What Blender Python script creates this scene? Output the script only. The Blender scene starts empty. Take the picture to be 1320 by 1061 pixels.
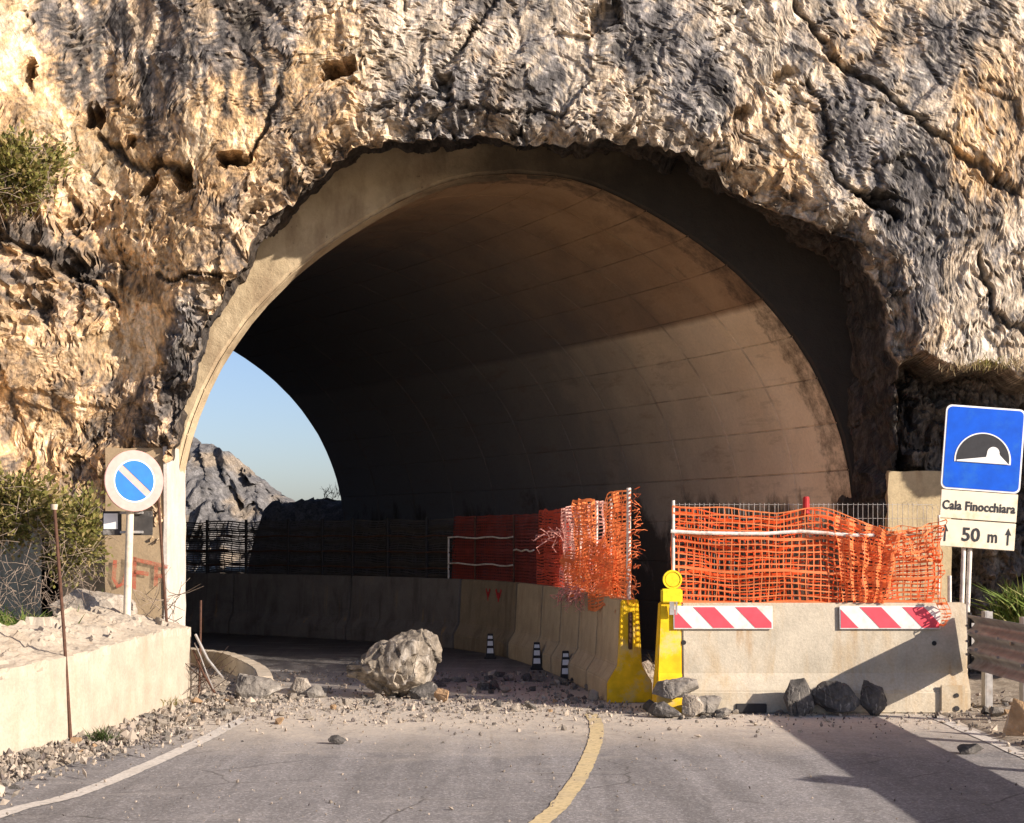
import bpy, bmesh, math, random
import numpy as np
from mathutils import Vector, Matrix, Euler

R = math.radians
random.seed(7)
SC = bpy.context.scene
COL = SC.collection

# ------------------------------------------------------------------ camera
F = 1900.0            # focal length in photo pixels (photo 1320 wide)
EYE = 1.6
HOR = 693.0
cam_d = bpy.data.cameras.new('camera')
cam_d.sensor_width = 36
cam_d.lens = F / 1320 * 36
cam_d.shift_y = (HOR - 530.5) / 1320
cam_d.clip_start = 0.1
cam_d.clip_end = 3000
cam = bpy.data.objects.new('camera', cam_d)
cam.location = (0, 0, EYE)
cam.rotation_euler = (R(90), 0, 0)
COL.objects.link(cam)
SC.camera = cam

# ------------------------------------------------------------------ light
SUN_AZ, SUN_EL = R(60), R(22.5)      # azimuth to the right of straight behind the camera
sdir = Vector((math.sin(SUN_AZ) * math.cos(SUN_EL), -math.cos(SUN_AZ) * math.cos(SUN_EL), math.sin(SUN_EL)))
world = bpy.data.worlds.new('World')
SC.world = world
world.use_nodes = True
wn, wl = world.node_tree.nodes, world.node_tree.links
wn.clear()
sky = wn.new('ShaderNodeTexSky')
sky.sky_type = 'NISHITA'
sky.sun_disc = False
sky.sun_elevation = SUN_EL
sky.sun_rotation = math.atan2(sdir.x, sdir.y)
sky.altitude = 300
sky.air_density = 1.0
sky.dust_density = 1.5
sky.ozone_density = 2.2
bg = wn.new('ShaderNodeBackground')
tint = wn.new('ShaderNodeMix'); tint.data_type = 'RGBA'; tint.blend_type = 'MULTIPLY'; tint.inputs[0].default_value = 1.0
tint.inputs[7].default_value = (1.03, 1.02, 1.20, 1)
wl.new(sky.outputs[0], tint.inputs[6])
bg.inputs['Strength'].default_value = 0.066
wo = wn.new('ShaderNodeOutputWorld')
wl.new(tint.outputs[2], bg.inputs['Color'])
wl.new(bg.outputs[0], wo.inputs['Surface'])
sun_d = bpy.data.lights.new('sun', 'SUN')
sun_d.energy = 4.3
sun_d.angle = R(0.55)
sun_d.color = (1.0, 0.885, 0.775)
sun = bpy.data.objects.new('sun', sun_d)
sun.rotation_euler = sdir.to_track_quat('Z', 'Y').to_euler()
sun.location = (20, -12, 15)
COL.objects.link(sun)
SC.view_settings.view_transform = 'Standard'
SC.view_settings.look = 'None'
SC.view_settings.exposure = 1.06
SC.view_settings.gamma = 1
SC.view_settings.use_curve_mapping = False
SC.cycles.max_bounces = 8
SC.cycles.diffuse_bounces = 6

# ------------------------------------------------------------------ helpers
def W(px, py, Y):
    """photo pixel at distance Y -> world point"""
    return Vector(((px - 660) / F * Y, Y, EYE - (py - HOR) / F * Y))

def G(px, py):
    """photo pixel on the ground"""
    return W(px, py, F * EYE / (py - HOR))

def link_mesh(name, me, mat=None, parent=None, loc=(0, 0, 0)):
    o = bpy.data.objects.new(name, me)
    if mat is not None:
        me.materials.append(mat)
    COL.objects.link(o)
    o.location = loc
    if parent is not None:
        o.parent = parent
    return o

def np_mesh(name, verts, faces, mat=None, parent=None, smooth=False, cols=None, uvs=None):
    me = bpy.data.meshes.new(name)
    v = np.asarray(verts, dtype=np.float32)
    f = np.asarray(faces, dtype=np.int32)
    n, k = f.shape
    me.vertices.add(len(v)); me.vertices.foreach_set('co', v.ravel())
    me.loops.add(n * k); me.loops.foreach_set('vertex_index', f.ravel())
    me.polygons.add(n)
    me.polygons.foreach_set('loop_start', np.arange(0, n * k, k, dtype=np.int32))
    me.update(calc_edges=True)
    me.validate()
    me.polygons.foreach_set('use_smooth', np.full(len(me.polygons), smooth))
    if cols is not None:
        a = me.color_attributes.new('Col', 'FLOAT_COLOR', 'POINT')
        c = np.ones((len(v), 4), dtype=np.float32); c[:, :3] = cols
        a.data.foreach_set('color', c.ravel())
    if uvs is not None:
        ul = me.uv_layers.new(name='UVMap')
        ul.data.foreach_set('uv', np.asarray(uvs, dtype=np.float32)[f.ravel()].ravel())
    return link_mesh(name, me, mat, parent)

def tag(o, label=None, cat=None, group=None, kind=None):
    if label: o['label'] = label
    if cat: o['category'] = cat
    if group: o['group'] = group
    if kind: o['kind'] = kind
    return o

def thing(name, label, cat, loc=(0, 0, 0), rot=(0, 0, 0), group=None):
    o = bpy.data.objects.new(name, None)
    o.empty_display_size = 0.2
    COL.objects.link(o)
    o.location = loc; o.rotation_euler = rot
    return tag(o, label, cat, group)

class MB:
    def __init__(s): s.v = []; s.f = []
    def add(s, vs, fs):
        b = len(s.v); s.v += [tuple(p) for p in vs]; s.f += [tuple(i + b for i in q) for q in fs]; return s
    def box(s, c, size, rot=None, taper=1.0):
        hx, hy, hz = size[0] / 2, size[1] / 2, size[2] / 2
        vs = []
        for z in (-1, 1):
            t = 1 if z < 0 else taper
            for x, y in ((-1, -1), (1, -1), (1, 1), (-1, 1)):
                p = Vector((x * hx * t, y * hy * t, z * hz))
                if rot is not None: p = rot @ p
                vs.append(p + Vector(c))
        return s.add(vs, [(3, 2, 1, 0), (4, 5, 6, 7), (0, 1, 5, 4), (1, 2, 6, 5), (2, 3, 7, 6), (3, 0, 4, 7)])
    def tube(s, pts, r, n=8, caps=True):
        pts = [Vector(p) for p in pts]
        rs = r if isinstance(r, (list, tuple)) else [r] * len(pts)
        rings = []
        for i, p in enumerate(pts):
            d = (pts[min(i + 1, len(pts) - 1)] - pts[max(i - 1, 0)]).normalized()
            a = d.orthogonal() if abs(d.z) < .9 else d.cross(Vector((0, 1, 0)))
            a.normalize()
            b = d.cross(a)
            rings.append([p + (a * math.cos(t) + b * math.sin(t)) * rs[i] for t in (2 * math.pi * k / n for k in range(n))])
        vs = [q for rg in rings for q in rg]; fs = []
        for i in range(len(pts) - 1):
            for k in range(n):
                fs.append((i * n + k, i * n + (k + 1) % n, (i + 1) * n + (k + 1) % n, (i + 1) * n + k))
        if caps:
            fs.append(tuple(range(n - 1, -1, -1))); fs.append(tuple((len(pts) - 1) * n + k for k in range(n)))
        return s.add(vs, fs)
    def prism(s, poly, y0, y1):
        """poly: list of (x,z), counter-clockwise seen from the camera; extruded from y0 (front) to y1"""
        n = len(poly)
        vs = [(x, y0, z) for x, z in poly] + [(x, y1, z) for x, z in poly]
        fs = [tuple(range(n)), tuple(range(2 * n - 1, n - 1, -1))]
        for i in range(n):
            j = (i + 1) % n
            fs.append((i, n + i, n + j, j))
        return s.add(vs, fs)
    def build(s, name, mat, parent=None, smooth=False, bevel=0, off=None):
        vs = s.v
        if off is not None:
            vs = [(p[0] - off[0], p[1] - off[1], p[2] - off[2]) for p in vs]
        me = bpy.data.meshes.new(name)
        me.from_pydata(vs, [], s.f)
        me.update()
        bm = bmesh.new(); bm.from_mesh(me)
        bmesh.ops.recalc_face_normals(bm, faces=bm.faces)
        if bevel:
            bmesh.ops.bevel(bm, geom=[e for e in bm.edges if e.is_manifold and e.calc_face_angle(0) > .5], offset=bevel, segments=2, affect='EDGES', clamp_overlap=True)
        bm.to_mesh(me); bm.free()
        if smooth:
            me.polygons.foreach_set('use_smooth', [True] * len(me.polygons))
            if hasattr(me, 'set_sharp_from_angle'): me.set_sharp_from_angle(angle=R(40))
        return link_mesh(name, me, mat, parent)

# ------------------------------------------------------------------ numpy noise
def _h(ix, iy, seed):
    h = (ix.astype(np.int64) * 374761393 + iy.astype(np.int64) * 668265263 + seed * 974634777) & 0xFFFFFFFF
    h = ((h ^ (h >> 13)) * 1274126177) & 0xFFFFFFFF
    h = ((h ^ (h >> 16)) * 2246822519) & 0xFFFFFFFF
    return ((h ^ (h >> 15)) & 0xFFFFFF) / 16777216.0

def perlin(x, y, seed=0):
    ix, iy = np.floor(x), np.floor(y)
    fx, fy = x - ix, y - iy
    u = fx * fx * fx * (fx * (fx * 6 - 15) + 10); v = fy * fy * fy * (fy * (fy * 6 - 15) + 10)
    def g(a, b):
        t = _h(ix + a, iy + b, seed) * 2 * math.pi
        return np.cos(t) * (fx - a) + np.sin(t) * (fy - b)
    n0 = g(0, 0) * (1 - u) + g(1, 0) * u
    n1 = g(0, 1) * (1 - u) + g(1, 1) * u
    return (n0 * (1 - v) + n1 * v) * 1.5

def fbm(x, y, seed=0, oct=4, gain=.5, ridged=False):
    s = np.zeros_like(x); a = 1.0; t = 0
    for i in range(oct):
        n = perlin(x * 2 ** i + 13.7 * i, y * 2 ** i - 7.1 * i, seed + i)
        if ridged: n = 1 - 2 * np.abs(n)
        s += a * n; t += a; a *= gain
    return s / t

def cells(x, y, seed=0, tilt=1.0):
    """tilted facets per worley cell; returns height, edge distance, cell random"""
    ix, iy = np.floor(x), np.floor(y)
    f1 = np.full(x.shape, 9.0); f2 = np.full(x.shape, 9.0)
    hh = np.zeros_like(x); cr = np.zeros_like(x)
    for a in (-1, 0, 1):
        for b in (-1, 0, 1):
            cx = ix + a + .1 + .8 * _h(ix + a, iy + b, seed); cy = iy + b + .1 + .8 * _h(ix + a, iy + b, seed + 1)
            d = (x - cx) ** 2 + (y - cy) ** 2
            r = _h(ix + a, iy + b, seed + 2)
            t1 = (_h(ix + a, iy + b, seed + 3) - .5) * 2 * tilt; t2 = (_h(ix + a, iy + b, seed + 4) - .5) * 2 * tilt
            h = (r - .5) + t1 * (x - cx) + t2 * (y - cy)
            m = d < f1
            f2 = np.where(m, f1, np.minimum(f2, d))
            hh = np.where(m, h, hh); cr = np.where(m, r, cr)
            f1 = np.where(m, d, f1)
    return hh, np.sqrt(f2) - np.sqrt(f1), cr

def sstep(a, b, x):
    t = np.clip((x - a) / (b - a), 0, 1)
    return t * t * (3 - 2 * t)

def seg_dist(x, y, pts):
    d = np.full(x.shape, 1e9)
    for (x0, y0), (x1, y1) in zip(pts[:-1], pts[1:]):
        dx, dy = x1 - x0, y1 - y0
        t = np.clip(((x - x0) * dx + (y - y0) * dy) / (dx * dx + dy * dy), 0, 1)
        d = np.minimum(d, np.hypot(x - x0 - t * dx, y - y0 - t * dy))
    return d

# ------------------------------------------------------------------ materials
class NT:
    def __init__(s, name):
        s.m = bpy.data.materials.new(name); s.m.use_nodes = True
        s.n = s.m.node_tree.nodes; s.l = s.m.node_tree.links
        s.n.clear()
        s.out = s.n.new('ShaderNodeOutputMaterial')
        s.p = s.n.new('ShaderNodeBsdfPrincipled')
        s.l.new(s.p.outputs[0], s.out.inputs[0])
        s.tc = s.n.new('ShaderNodeTexCoord')
    def set(s, node, sock, v):
        if hasattr(v, 'links') or isinstance(v, bpy.types.NodeSocket): s.l.new(v, node.inputs[sock])
        else: node.inputs[sock].default_value = v
    def map(s, src, scale=(1, 1, 1), loc=(0, 0, 0), rot=(0, 0, 0)):
        m = s.n.new('ShaderNodeMapping'); s.l.new(src, m.inputs[0])
        m.inputs['Scale'].default_value = scale; m.inputs['Location'].default_value = loc; m.inputs['Rotation'].default_value = rot
        return m.outputs[0]
    def noise(s, vec, scale=5, detail=4, rough=.55, dist=0):
        n = s.n.new('ShaderNodeTexNoise'); s.l.new(vec, n.inputs['Vector'])
        n.inputs['Scale'].default_value = scale; n.inputs['Detail'].default_value = detail
        n.inputs['Roughness'].default_value = rough; n.inputs['Distortion'].default_value = dist
        return n.outputs[0]
    def voro(s, vec, scale=5, feature='F1', out=0):
        n = s.n.new('ShaderNodeTexVoronoi'); n.feature = feature; s.l.new(vec, n.inputs['Vector'])
        n.inputs['Scale'].default_value = scale
        return n.outputs[out]
    def ramp(s, fac, stops, interp='LINEAR'):
        r = s.n.new('ShaderNodeValToRGB'); s.l.new(fac, r.inputs[0]); e = r.color_ramp.elements
        r.color_ramp.interpolation = interp
        while len(e) > 1: e.remove(e[-1])
        for i, (p, c) in enumerate(stops):
            if isinstance(c, (int, float)): c = (c, c, c)
            el = e[0] if i == 0 else e.new(p)
            el.position = p; el.color = (*c[:3], 1)
        return r.outputs[0]
    def mix(s, fac, a, b, mode='MIX'):
        m = s.n.new('ShaderNodeMix'); m.data_type = 'RGBA'; m.blend_type = mode
        for k, v in ((0, fac), (6, a), (7, b)):
            if isinstance(v, (tuple, list)): v = (*v[:3], 1)
            s.set(m, k, v)
        return m.outputs[2]
    def math(s, op, a, b=0.0, clamp=False):
        m = s.n.new('ShaderNodeMath'); m.operation = op; m.use_clamp = clamp
        s.set(m, 0, a); s.set(m, 1, b); return m.outputs[0]
    def sep(s, vec):
        m = s.n.new('ShaderNodeSeparateXYZ'); s.l.new(vec, m.inputs[0]); return m.outputs
    def bump(s, h, strength=.4, dist=.02, nrm=None):
        b = s.n.new('ShaderNodeBump'); s.l.new(h, b.inputs['Height'])
        b.inputs['Strength'].default_value = strength; b.inputs['Distance'].default_value = dist
        if nrm is not None: s.l.new(nrm, b.inputs['Normal'])
        s.l.new(b.outputs[0], s.p.inputs['Normal']); return b.outputs[0]
    def fin(s, col, rough=.85, metal=0.0, spec=.3):
        s.set(s.p, 'Base Color', (*col[:3], 1) if isinstance(col, (tuple, list)) else col)
        s.set(s.p, 'Roughness', rough); s.set(s.p, 'Metallic', metal)
        s.p.inputs['Specular IOR Level'].default_value = spec
        return s.m

def simple(name, col, rough=.7, metal=0, var=.25, scale=12, dirt=None, spec=.3):
    t = NT(name)
    n = t.noise(t.tc.outputs['Object'], scale, 5)
    lo = tuple(c * (1 - var) for c in col); hi = tuple(min(1, c * (1 + var * .6)) for c in col)
    c = t.ramp(n, [(.3, lo), (.7, hi)])
    if dirt:
        d = t.noise(t.tc.outputs['Object'], scale * .35, 6, .7)
        c = t.mix(t.ramp(d, [(.52, 0), (.68, 1)]), c, dirt)
    t.bump(n, .15, .004)
    return t.fin(c, rough, metal, spec)

# cliff rock: colour map baked per vertex as mineral colour and painted undercut shade, plus fine grain
def mat_cliff():
    t = NT('cliff_rock')
    a = t.n.new('ShaderNodeAttribute'); a.attribute_name = 'Col'
    o = t.tc.outputs['Object']
    fine = t.noise(t.map(o, (1, 1, .6)), 24, 9, .7, .0)
    speck = t.noise(o, 70, 5, .7)
    streak = t.noise(t.map(o, (1, 1, .20)), 12, 6, .68, .1)
    c = t.mix(t.ramp(streak, [(.35, 0), (.5, .0), (.66, .25)]), a.outputs[0], (.10, .09, .08))
    c = t.mix(1.0, c, t.ramp(fine, [(.30, .45), (.5, .95), (.70, 1.38)]), 'MULTIPLY')
    c = t.mix(1.0, c, t.ramp(speck, [(.3, .78), (.6, 1.12)]), 'MULTIPLY')
    wob_ = t.mix(.025, o, t.noise(o, 14, 3), 'ADD')
    for sc_, lo_, hi_ in ((5.0, .70, 1.22), (13.0, .76, 1.20), (30.0, .88, 1.10)):
        pl = t.voro(t.map(wob_, (1, 1, .55), (sc_, 0, 0), (0, .25, 0)), sc_, 'F1', 1)
        c = t.mix(1.0, c, t.ramp(t.sep(pl)[0], [(0, lo_), (1, hi_)]), 'MULTIPLY')
    vd = t.voro(t.map(t.mix(.12, o, t.noise(o, 3, 3), 'ADD'), (1, 1, .6)), 5.5, 'DISTANCE_TO_EDGE')
    crack = t.ramp(vd, [(.0, 0), (.035, 1)])
    cm = t.noise(o, 1.3, 4)
    crackf = t.math('MULTIPLY', t.math('SUBTRACT', 1.0, crack), t.ramp(cm, [(.45, 0), (.6, 1)]))
    c = t.mix(t.math('MULTIPLY', crackf, .22), c, (.07, .06, .05))
    b = t.math('ADD', t.math('MULTIPLY', fine, 1.0), t.math('MULTIPLY', streak, .5))
    wv = t.map(t.mix(.02, o, t.noise(o, 12, 3), 'ADD'), (1, 1, .7))
    b = t.math('ADD', b, t.math('MULTIPLY', t.voro(wv, 13, 'F1'), 1.1))
    b = t.math('ADD', b, t.math('MULTIPLY', t.voro(wv, 34, 'F1'), .6))
    b = t.math('SUBTRACT', b, t.math('MULTIPLY', crackf, .3))
    t.bump(b, .5, .026)
    return t.fin(c, .92, 0, .12)
M = {}
M['cliff'] = mat_cliff()

def mat_stone(name, lo, hi, scale=6):
    t = NT(name); o = t.tc.outputs['Object']
    n = t.noise(o, scale, 8, .65, .3)
    c = t.ramp(n, [(.3, lo), (.52, tuple((a + b) / 2 for a, b in zip(lo, hi))), (.68, hi)])
    w = t.noise(t.map(o, (1, 1, .4)), scale * .7, 5, .7, 1.5)
    c = t.mix(t.ramp(w, [(.56, 0), (.64, .55)]), c, (.52, .47, .40))
    t.bump(t.noise(o, scale * 3, 7, .7), .7, .03)
    return t.fin(c, .9, 0, .15)
M['stone_grey'] = mat_stone('stone_grey', (.09, .08, .07), (.30, .27, .23))
M['stone_boulder'] = mat_stone('boulder_limestone', (.055, .046, .038), (.40, .34, .26), 6)
M['stone_dark'] = mat_stone('stone_dark', (.05, .047, .043), (.16, .145, .13), 8)
M['stone_pale'] = mat_stone('stone_pale', (.20, .165, .13), (.46, .40, .32), 8)
M['stone_tan'] = mat_stone('stone_tan', (.33, .20, .10), (.56, .38, .22), 8)

def mat_concrete(name, col, stain=(.16, .12, .08), amt=.5, grooves=False, hi=None, drip=.5, panel=False):
    t = NT(name); o = t.tc.outputs['Object']
    n = t.noise(o, 3.0, 7, .65)
    c = t.ramp(n, [(.3, tuple(x * .82 for x in col)), (.68, hi or tuple(min(.9, x * 1.12) for x in col))])
    rr_ = t.noise(t.map(o, (1, 1, .07)), 7, 5, .6, .3)
    c = t.mix(t.math('MULTIPLY', t.ramp(rr_, [(.60, 0), (.72, drip * 1.5)]), t.ramp(t.noise(o, 1.4, 2), [(.42, 0), (.58, 1)])), c, (.36, .21, .09))
    d = t.noise(t.map(o, (1, 1, .22)), 5, 6, .6, .6)
    c = t.mix(t.ramp(d, [(.5, 0), (.74, drip)]), c, stain)
    s = t.noise(o, 1.1, 6, .72, .5)
    c = t.mix(t.ramp(s, [(.56, 0), (.70, amt)]), c, stain)
    f = t.noise(o, 45, 5, .7)
    c = t.mix(1.0, c, t.ramp(f, [(.25, .84), (.7, 1.08)]), 'MULTIPLY')
    pit = t.voro(o, 28, 'F1')
    b = t.math('ADD', f, t.math('MULTIPLY', t.noise(o, 8, 4), 1.6))
    t.bump(b, .35, .012)
    return t.fin(c, .9, 0, .15)
M['retain'] = mat_concrete('cream_concrete', (.43, .37, .285), (.36, .26, .16), .35, drip=.3)
M['ring'] = mat_concrete('portal_concrete', (.46, .36, .22), (.20, .13, .07), .55, drip=.35)
M['pier'] = mat_concrete('pier_concrete', (.36, .27, .165), (.22, .15, .09), .35, drip=.2)
M['sunlit_edge'] = mat_concrete('sunlit_edge_concrete', (.56, .51, .44), (.40, .33, .25), .25, drip=.3)  # pier's side face made paler, sunlight put into the colour
M['jersey'] = mat_concrete('barrier_concrete', (.50, .44, .335), (.42, .27, .11), .4, drip=.5)
M['jersey_deep'] = mat_concrete('shaded_barrier_concrete', (.17, .155, .14), (.04, .035, .03), .5, drip=.6)  # tunnel shade on the inner barriers put into a darker concrete colour
M['jersey_mid'] = mat_concrete('half_shaded_barrier_concrete', (.25, .20, .135), (.08, .06, .045), .5, drip=.6)  # in-between tone of the same painted tunnel shade
M['jersey_row'] = mat_concrete('lane_barrier_concrete', (.44, .35, .23), (.20, .13, .08), .3, drip=.5)
M['block'] = mat_concrete('block_concrete', (.50, .40, .24), (.10, .08, .06), .5, drip=.5)
M['kerb'] = mat_concrete('kerb_concrete', (.50, .43, .33), (.2, .15, .1), .4)

def mat_ring():
    t = NT('portal_face_concrete'); g = t.n.new('ShaderNodeNewGeometry'); pos = g.outputs['Position']
    n = t.noise(pos, 2.6, 7, .65)
    c = t.ramp(n, [(.3, (.40, .31, .19)), (.68, (.56, .45, .29))])
    c = t.mix(t.ramp(t.noise(t.map(pos, (1, 1, .4)), 2.2, 7, .7), [(.46, 0), (.64, .6)]), c, (.22, .15, .09))
    c = t.mix(t.ramp(t.noise(pos, 7, 5, .7), [(.66, 0), (.70, .7)]), c, (.07, .05, .035))
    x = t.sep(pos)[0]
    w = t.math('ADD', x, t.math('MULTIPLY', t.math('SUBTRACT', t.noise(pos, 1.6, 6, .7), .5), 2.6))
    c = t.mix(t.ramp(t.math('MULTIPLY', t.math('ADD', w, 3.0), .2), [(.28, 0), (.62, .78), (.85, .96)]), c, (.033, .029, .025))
    t.bump(t.math('ADD', t.noise(pos, 40, 5, .7), t.math('MULTIPLY', t.noise(pos, 6, 5), 2.5)), .45, .02)
    return t.fin(c, .9, 0, .15)
M['ring'] = mat_ring()

def mat_vault():
    t = NT('tunnel_lining'); g = t.n.new('ShaderNodeNewGeometry'); pos = g.outputs['Position']
    z = t.sep(pos)[2]
    uv = t.sep(t.tc.outputs['UV'])
    n = t.noise(pos, 1.2, 6, .6)
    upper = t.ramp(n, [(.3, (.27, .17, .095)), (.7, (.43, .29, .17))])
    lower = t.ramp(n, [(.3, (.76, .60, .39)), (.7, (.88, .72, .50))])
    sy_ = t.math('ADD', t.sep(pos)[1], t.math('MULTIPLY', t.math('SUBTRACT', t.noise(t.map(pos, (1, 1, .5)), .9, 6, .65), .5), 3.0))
    depth_shade = t.ramp(t.math('MULTIPLY', t.math('SUBTRACT', sy_, 17.0), .125), [(.10, 0), (.36, .5), (.60, .9), (.85, 1)])  # painted shade: lining colour darkens with distance from the mouth
    lower = t.mix(depth_shade, lower, (.135, .13, .135))
    upper = t.mix(depth_shade, upper, (.11, .108, .115))
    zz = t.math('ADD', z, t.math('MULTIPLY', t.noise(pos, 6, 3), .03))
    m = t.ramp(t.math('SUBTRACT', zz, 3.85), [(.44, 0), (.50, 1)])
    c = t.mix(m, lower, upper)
    # seep stains low on the wall and along the joints
    st = t.noise(t.map(pos, (1, 1, .45)), 1.7, 7, .7, .4)
    low = t.ramp(t.math('MULTIPLY', z, .25), [(.38, .33), (.62, 0)])
    c = t.mix(t.ramp(t.math('ADD', st, low), [(.66, 0), (.80, .85)]), c, (.04, .032, .025))
    ly = t.noise(t.map(pos, (1, .35, 2.2)), 2.4, 6, .7, .3)
    c = t.mix(t.ramp(ly, [(.55, 0), (.7, .35)]), c, (.13, .08, .05))
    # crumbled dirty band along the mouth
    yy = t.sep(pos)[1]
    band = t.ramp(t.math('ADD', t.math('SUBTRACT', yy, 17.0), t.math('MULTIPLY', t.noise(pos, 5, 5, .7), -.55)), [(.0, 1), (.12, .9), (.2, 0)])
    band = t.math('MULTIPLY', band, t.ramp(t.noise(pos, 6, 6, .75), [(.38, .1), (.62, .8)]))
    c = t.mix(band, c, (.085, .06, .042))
    for ch, step, w in ((0, 1.05, .018), (1, .56, .016)):
        fr = t.math('ABSOLUTE', t.math('SUBTRACT', t.math('FRACT', t.math('ADD', t.math('DIVIDE', uv[ch], step), .5)), .5))
        ln_ = t.math('LESS_THAN', t.math('ADD', fr, t.math('MULTIPLY', t.noise(pos, 14, 4), .02)), w + .01)
        c = t.mix(t.math('MULTIPLY', ln_, t.ramp(t.noise(pos, 2.5, 4), [(.42, .0), (.62, .42)])), c, (.12, .09, .065))
    f = t.noise(pos, 30, 5, .7)
    c = t.mix(1.0, c, t.ramp(f, [(.25, .88), (.7, 1.06)]), 'MULTIPLY')
    t.bump(t.math('ADD', f, t.math('MULTIPLY', t.noise(pos, 4, 4), 2)), .4, .012)
    return t.fin(c, .85, 0, .2)
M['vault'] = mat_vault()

def mat_road():
    t = NT('asphalt'); g = t.n.new('ShaderNodeNewGeometry'); pos = g.outputs['Position']
    x, y, z = t.sep(pos)
    n = t.noise(pos, 60, 5, .75)
    agg = t.voro(pos, 75, 'F1', 1)
    c = t.ramp(n, [(.3, (.165, .158, .157)), (.7, (.275, .262, .255))])
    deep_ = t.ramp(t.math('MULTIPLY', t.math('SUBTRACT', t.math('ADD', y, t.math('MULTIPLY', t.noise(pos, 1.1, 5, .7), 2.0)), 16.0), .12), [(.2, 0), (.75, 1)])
    c = t.mix(t.math('MULTIPLY', deep_, .85), c, (.045, .04, .038))  # asphalt painted darker inward, standing in for tunnel shade
    c = t.mix(1.0, c, t.ramp(t.sep(agg)[0], [(0, .72), (.8, 1.05), (1, 1.5)]), 'MULTIPLY')
    big = t.noise(t.map(pos, (1, .35, 1)), .9, 5, .6)
    c = t.mix(1.0, c, t.ramp(big, [(.3, .82), (.7, 1.18)]), 'MULTIPLY')
    # tyre tracks polished darker
    # rock dust near the fall
    dn = t.noise(t.map(pos, (1, .6, 1)), 1.6, 8, .72, .5)
    yy = t.math('ADD', y, t.math('MULTIPLY', t.math('SUBTRACT', dn, .5), 3.2))
    near = t.ramp(t.math('MULTIPLY', t.math('SUBTRACT', yy, 10.0), .1), [(.06, 0), (.19, .5), (.27, 1), (.46, .95), (.66, .2), (.9, .05)])
    speck = t.ramp(t.noise(pos, 24, 6, .8), [(.36, .45), (.58, 1)])
    tr_ = t.noise(t.map(pos, (3.0, .22, 1)), 1.3, 5, .6, .6)
    c = t.mix(1.0, c, t.ramp(tr_, [(.35, .80), (.65, 1.16)]), 'MULTIPLY')
    sm = t.noise(t.map(pos, (.7, 2.6, 1)), 1.5, 7, .72, .6)
    c = t.mix(t.ramp(sm, [(.52, 0), (.72, .42)]), c, (.38, .355, .325))
    ck = t.voro(t.mix(.25, pos, t.noise(pos, 2.5, 5), 'ADD'), .85, 'DISTANCE_TO_EDGE')
    c = t.mix(t.math('MULTIPLY', t.ramp(ck, [(0, 1), (.012, 0)]), t.ramp(t.noise(pos, .8, 3), [(.45, 0), (.6, .75)])), c, (.05, .045, .04))
    c = t.mix(t.math('MULTIPLY', near, speck), c, (.56, .49, .395))
    # scattered chips trodden to powder
    ch = t.ramp(t.noise(pos, 11, 8, .8), [(.62, 0), (.70, .45)])
    c = t.mix(ch, c, (.42, .36, .28))
    t.bump(t.math('ADD', n, t.math('MULTIPLY', t.noise(pos, 9, 4), .6)), .5, .012)
    return t.fin(c, .88, 0, .25)
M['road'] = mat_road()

def mat_paint(name, col):
    t = NT(name); g = t.n.new('ShaderNodeNewGeometry'); pos = g.outputs['Position']
    n = t.noise(pos, 25, 7, .75)
    c = t.ramp(n, [(.34, tuple(x * .45 for x in col)), (.46, tuple(x * .85 for x in col)), (.6, col)])
    b = t.noise(pos, 2.2, 4)
    c = t.mix(t.ramp(b, [(.5, 0), (.75, .45)]), c, (.30, .26, .21))
    t.bump(n, .3, .006)
    return t.fin(c, .8, 0, .25)
M['white_line'] = mat_paint('white_road_paint', (.60, .56, .50))
M['yellow_line'] = mat_paint('yellow_road_paint', (.60, .48, .27))

M['ground'] = mat_stone('dry_ground', (.16, .13, .10), (.36, .30, .22), 1.5)
M['gravel'] = mat_stone('gravel_dust', (.20, .165, .125), (.46, .39, .30), 14)
M['yellow'] = simple('yellow_paint', (.80, .50, .008), .75, 0, .22, 9, (.60, .47, .22))
M['yellow_lens'] = simple('yellow_lens', (.85, .60, .02), .25, 0, .15, 30, spec=.6)
M['yellow_box'] = simple('yellow_plastic', (.82, .62, .02), .45, 0, .2, 20)
M['steel'] = simple('galvanised_steel', (.42, .40, .37), .5, .35, .3, 14, (.30, .22, .15))
M['beam'] = simple('weathered_guardrail_steel', (.30, .29, .28), .5, .4, .25, 9, (.19, .165, .145))
M['post_white'] = simple('pale_post_paint', (.66, .60, .52), .6, 0, .25, 14, (.35, .25, .17))
M['post_cream'] = simple('cream_pole_paint', (.62, .53, .40), .6, 0, .2, 16, (.42, .30, .2))
M['rust'] = simple('rusty_iron', (.11, .055, .035), .85, .2, .35, 40)
M['black'] = simple('dark_rubber', (.03, .028, .028), .7, 0, .3, 20)
M['dark_box'] = simple('dark_plate', (.07, .065, .06), .95, 0, .3, 14, (.30, .28, .25), .05)
M['white_plastic'] = simple('white_reflector', (.75, .73, .70), .5, 0, .1, 20)
M['blue'] = simple('blue_sign_enamel', (.0, .085, .56), .5, 0, .16, 7, (.012, .12, .50), .25)
M['blue2'] = simple('faded_blue_enamel', (.0, .13, .44), .5, 0, .12, 12, spec=.25)
M['sign_white'] = simple('white_sign_enamel', (.80, .78, .74), .4, 0, .1, 8, spec=.5)
M['sign_cream'] = simple('yellowed_white_enamel', (.78, .69, .52), .5, 0, .12, 6, (.62, .47, .28))
M['sign_pink'] = simple('faded_pink_enamel', (.52, .31, .27), .6, 0, .14, 14)
M['sign_black'] = simple('sign_black', (.03, .03, .033), .6, 0, .2, 20)
M['sign_back'] = simple('grey_sign_back', (.25, .24, .23), .6, .2, .2, 10)
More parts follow.
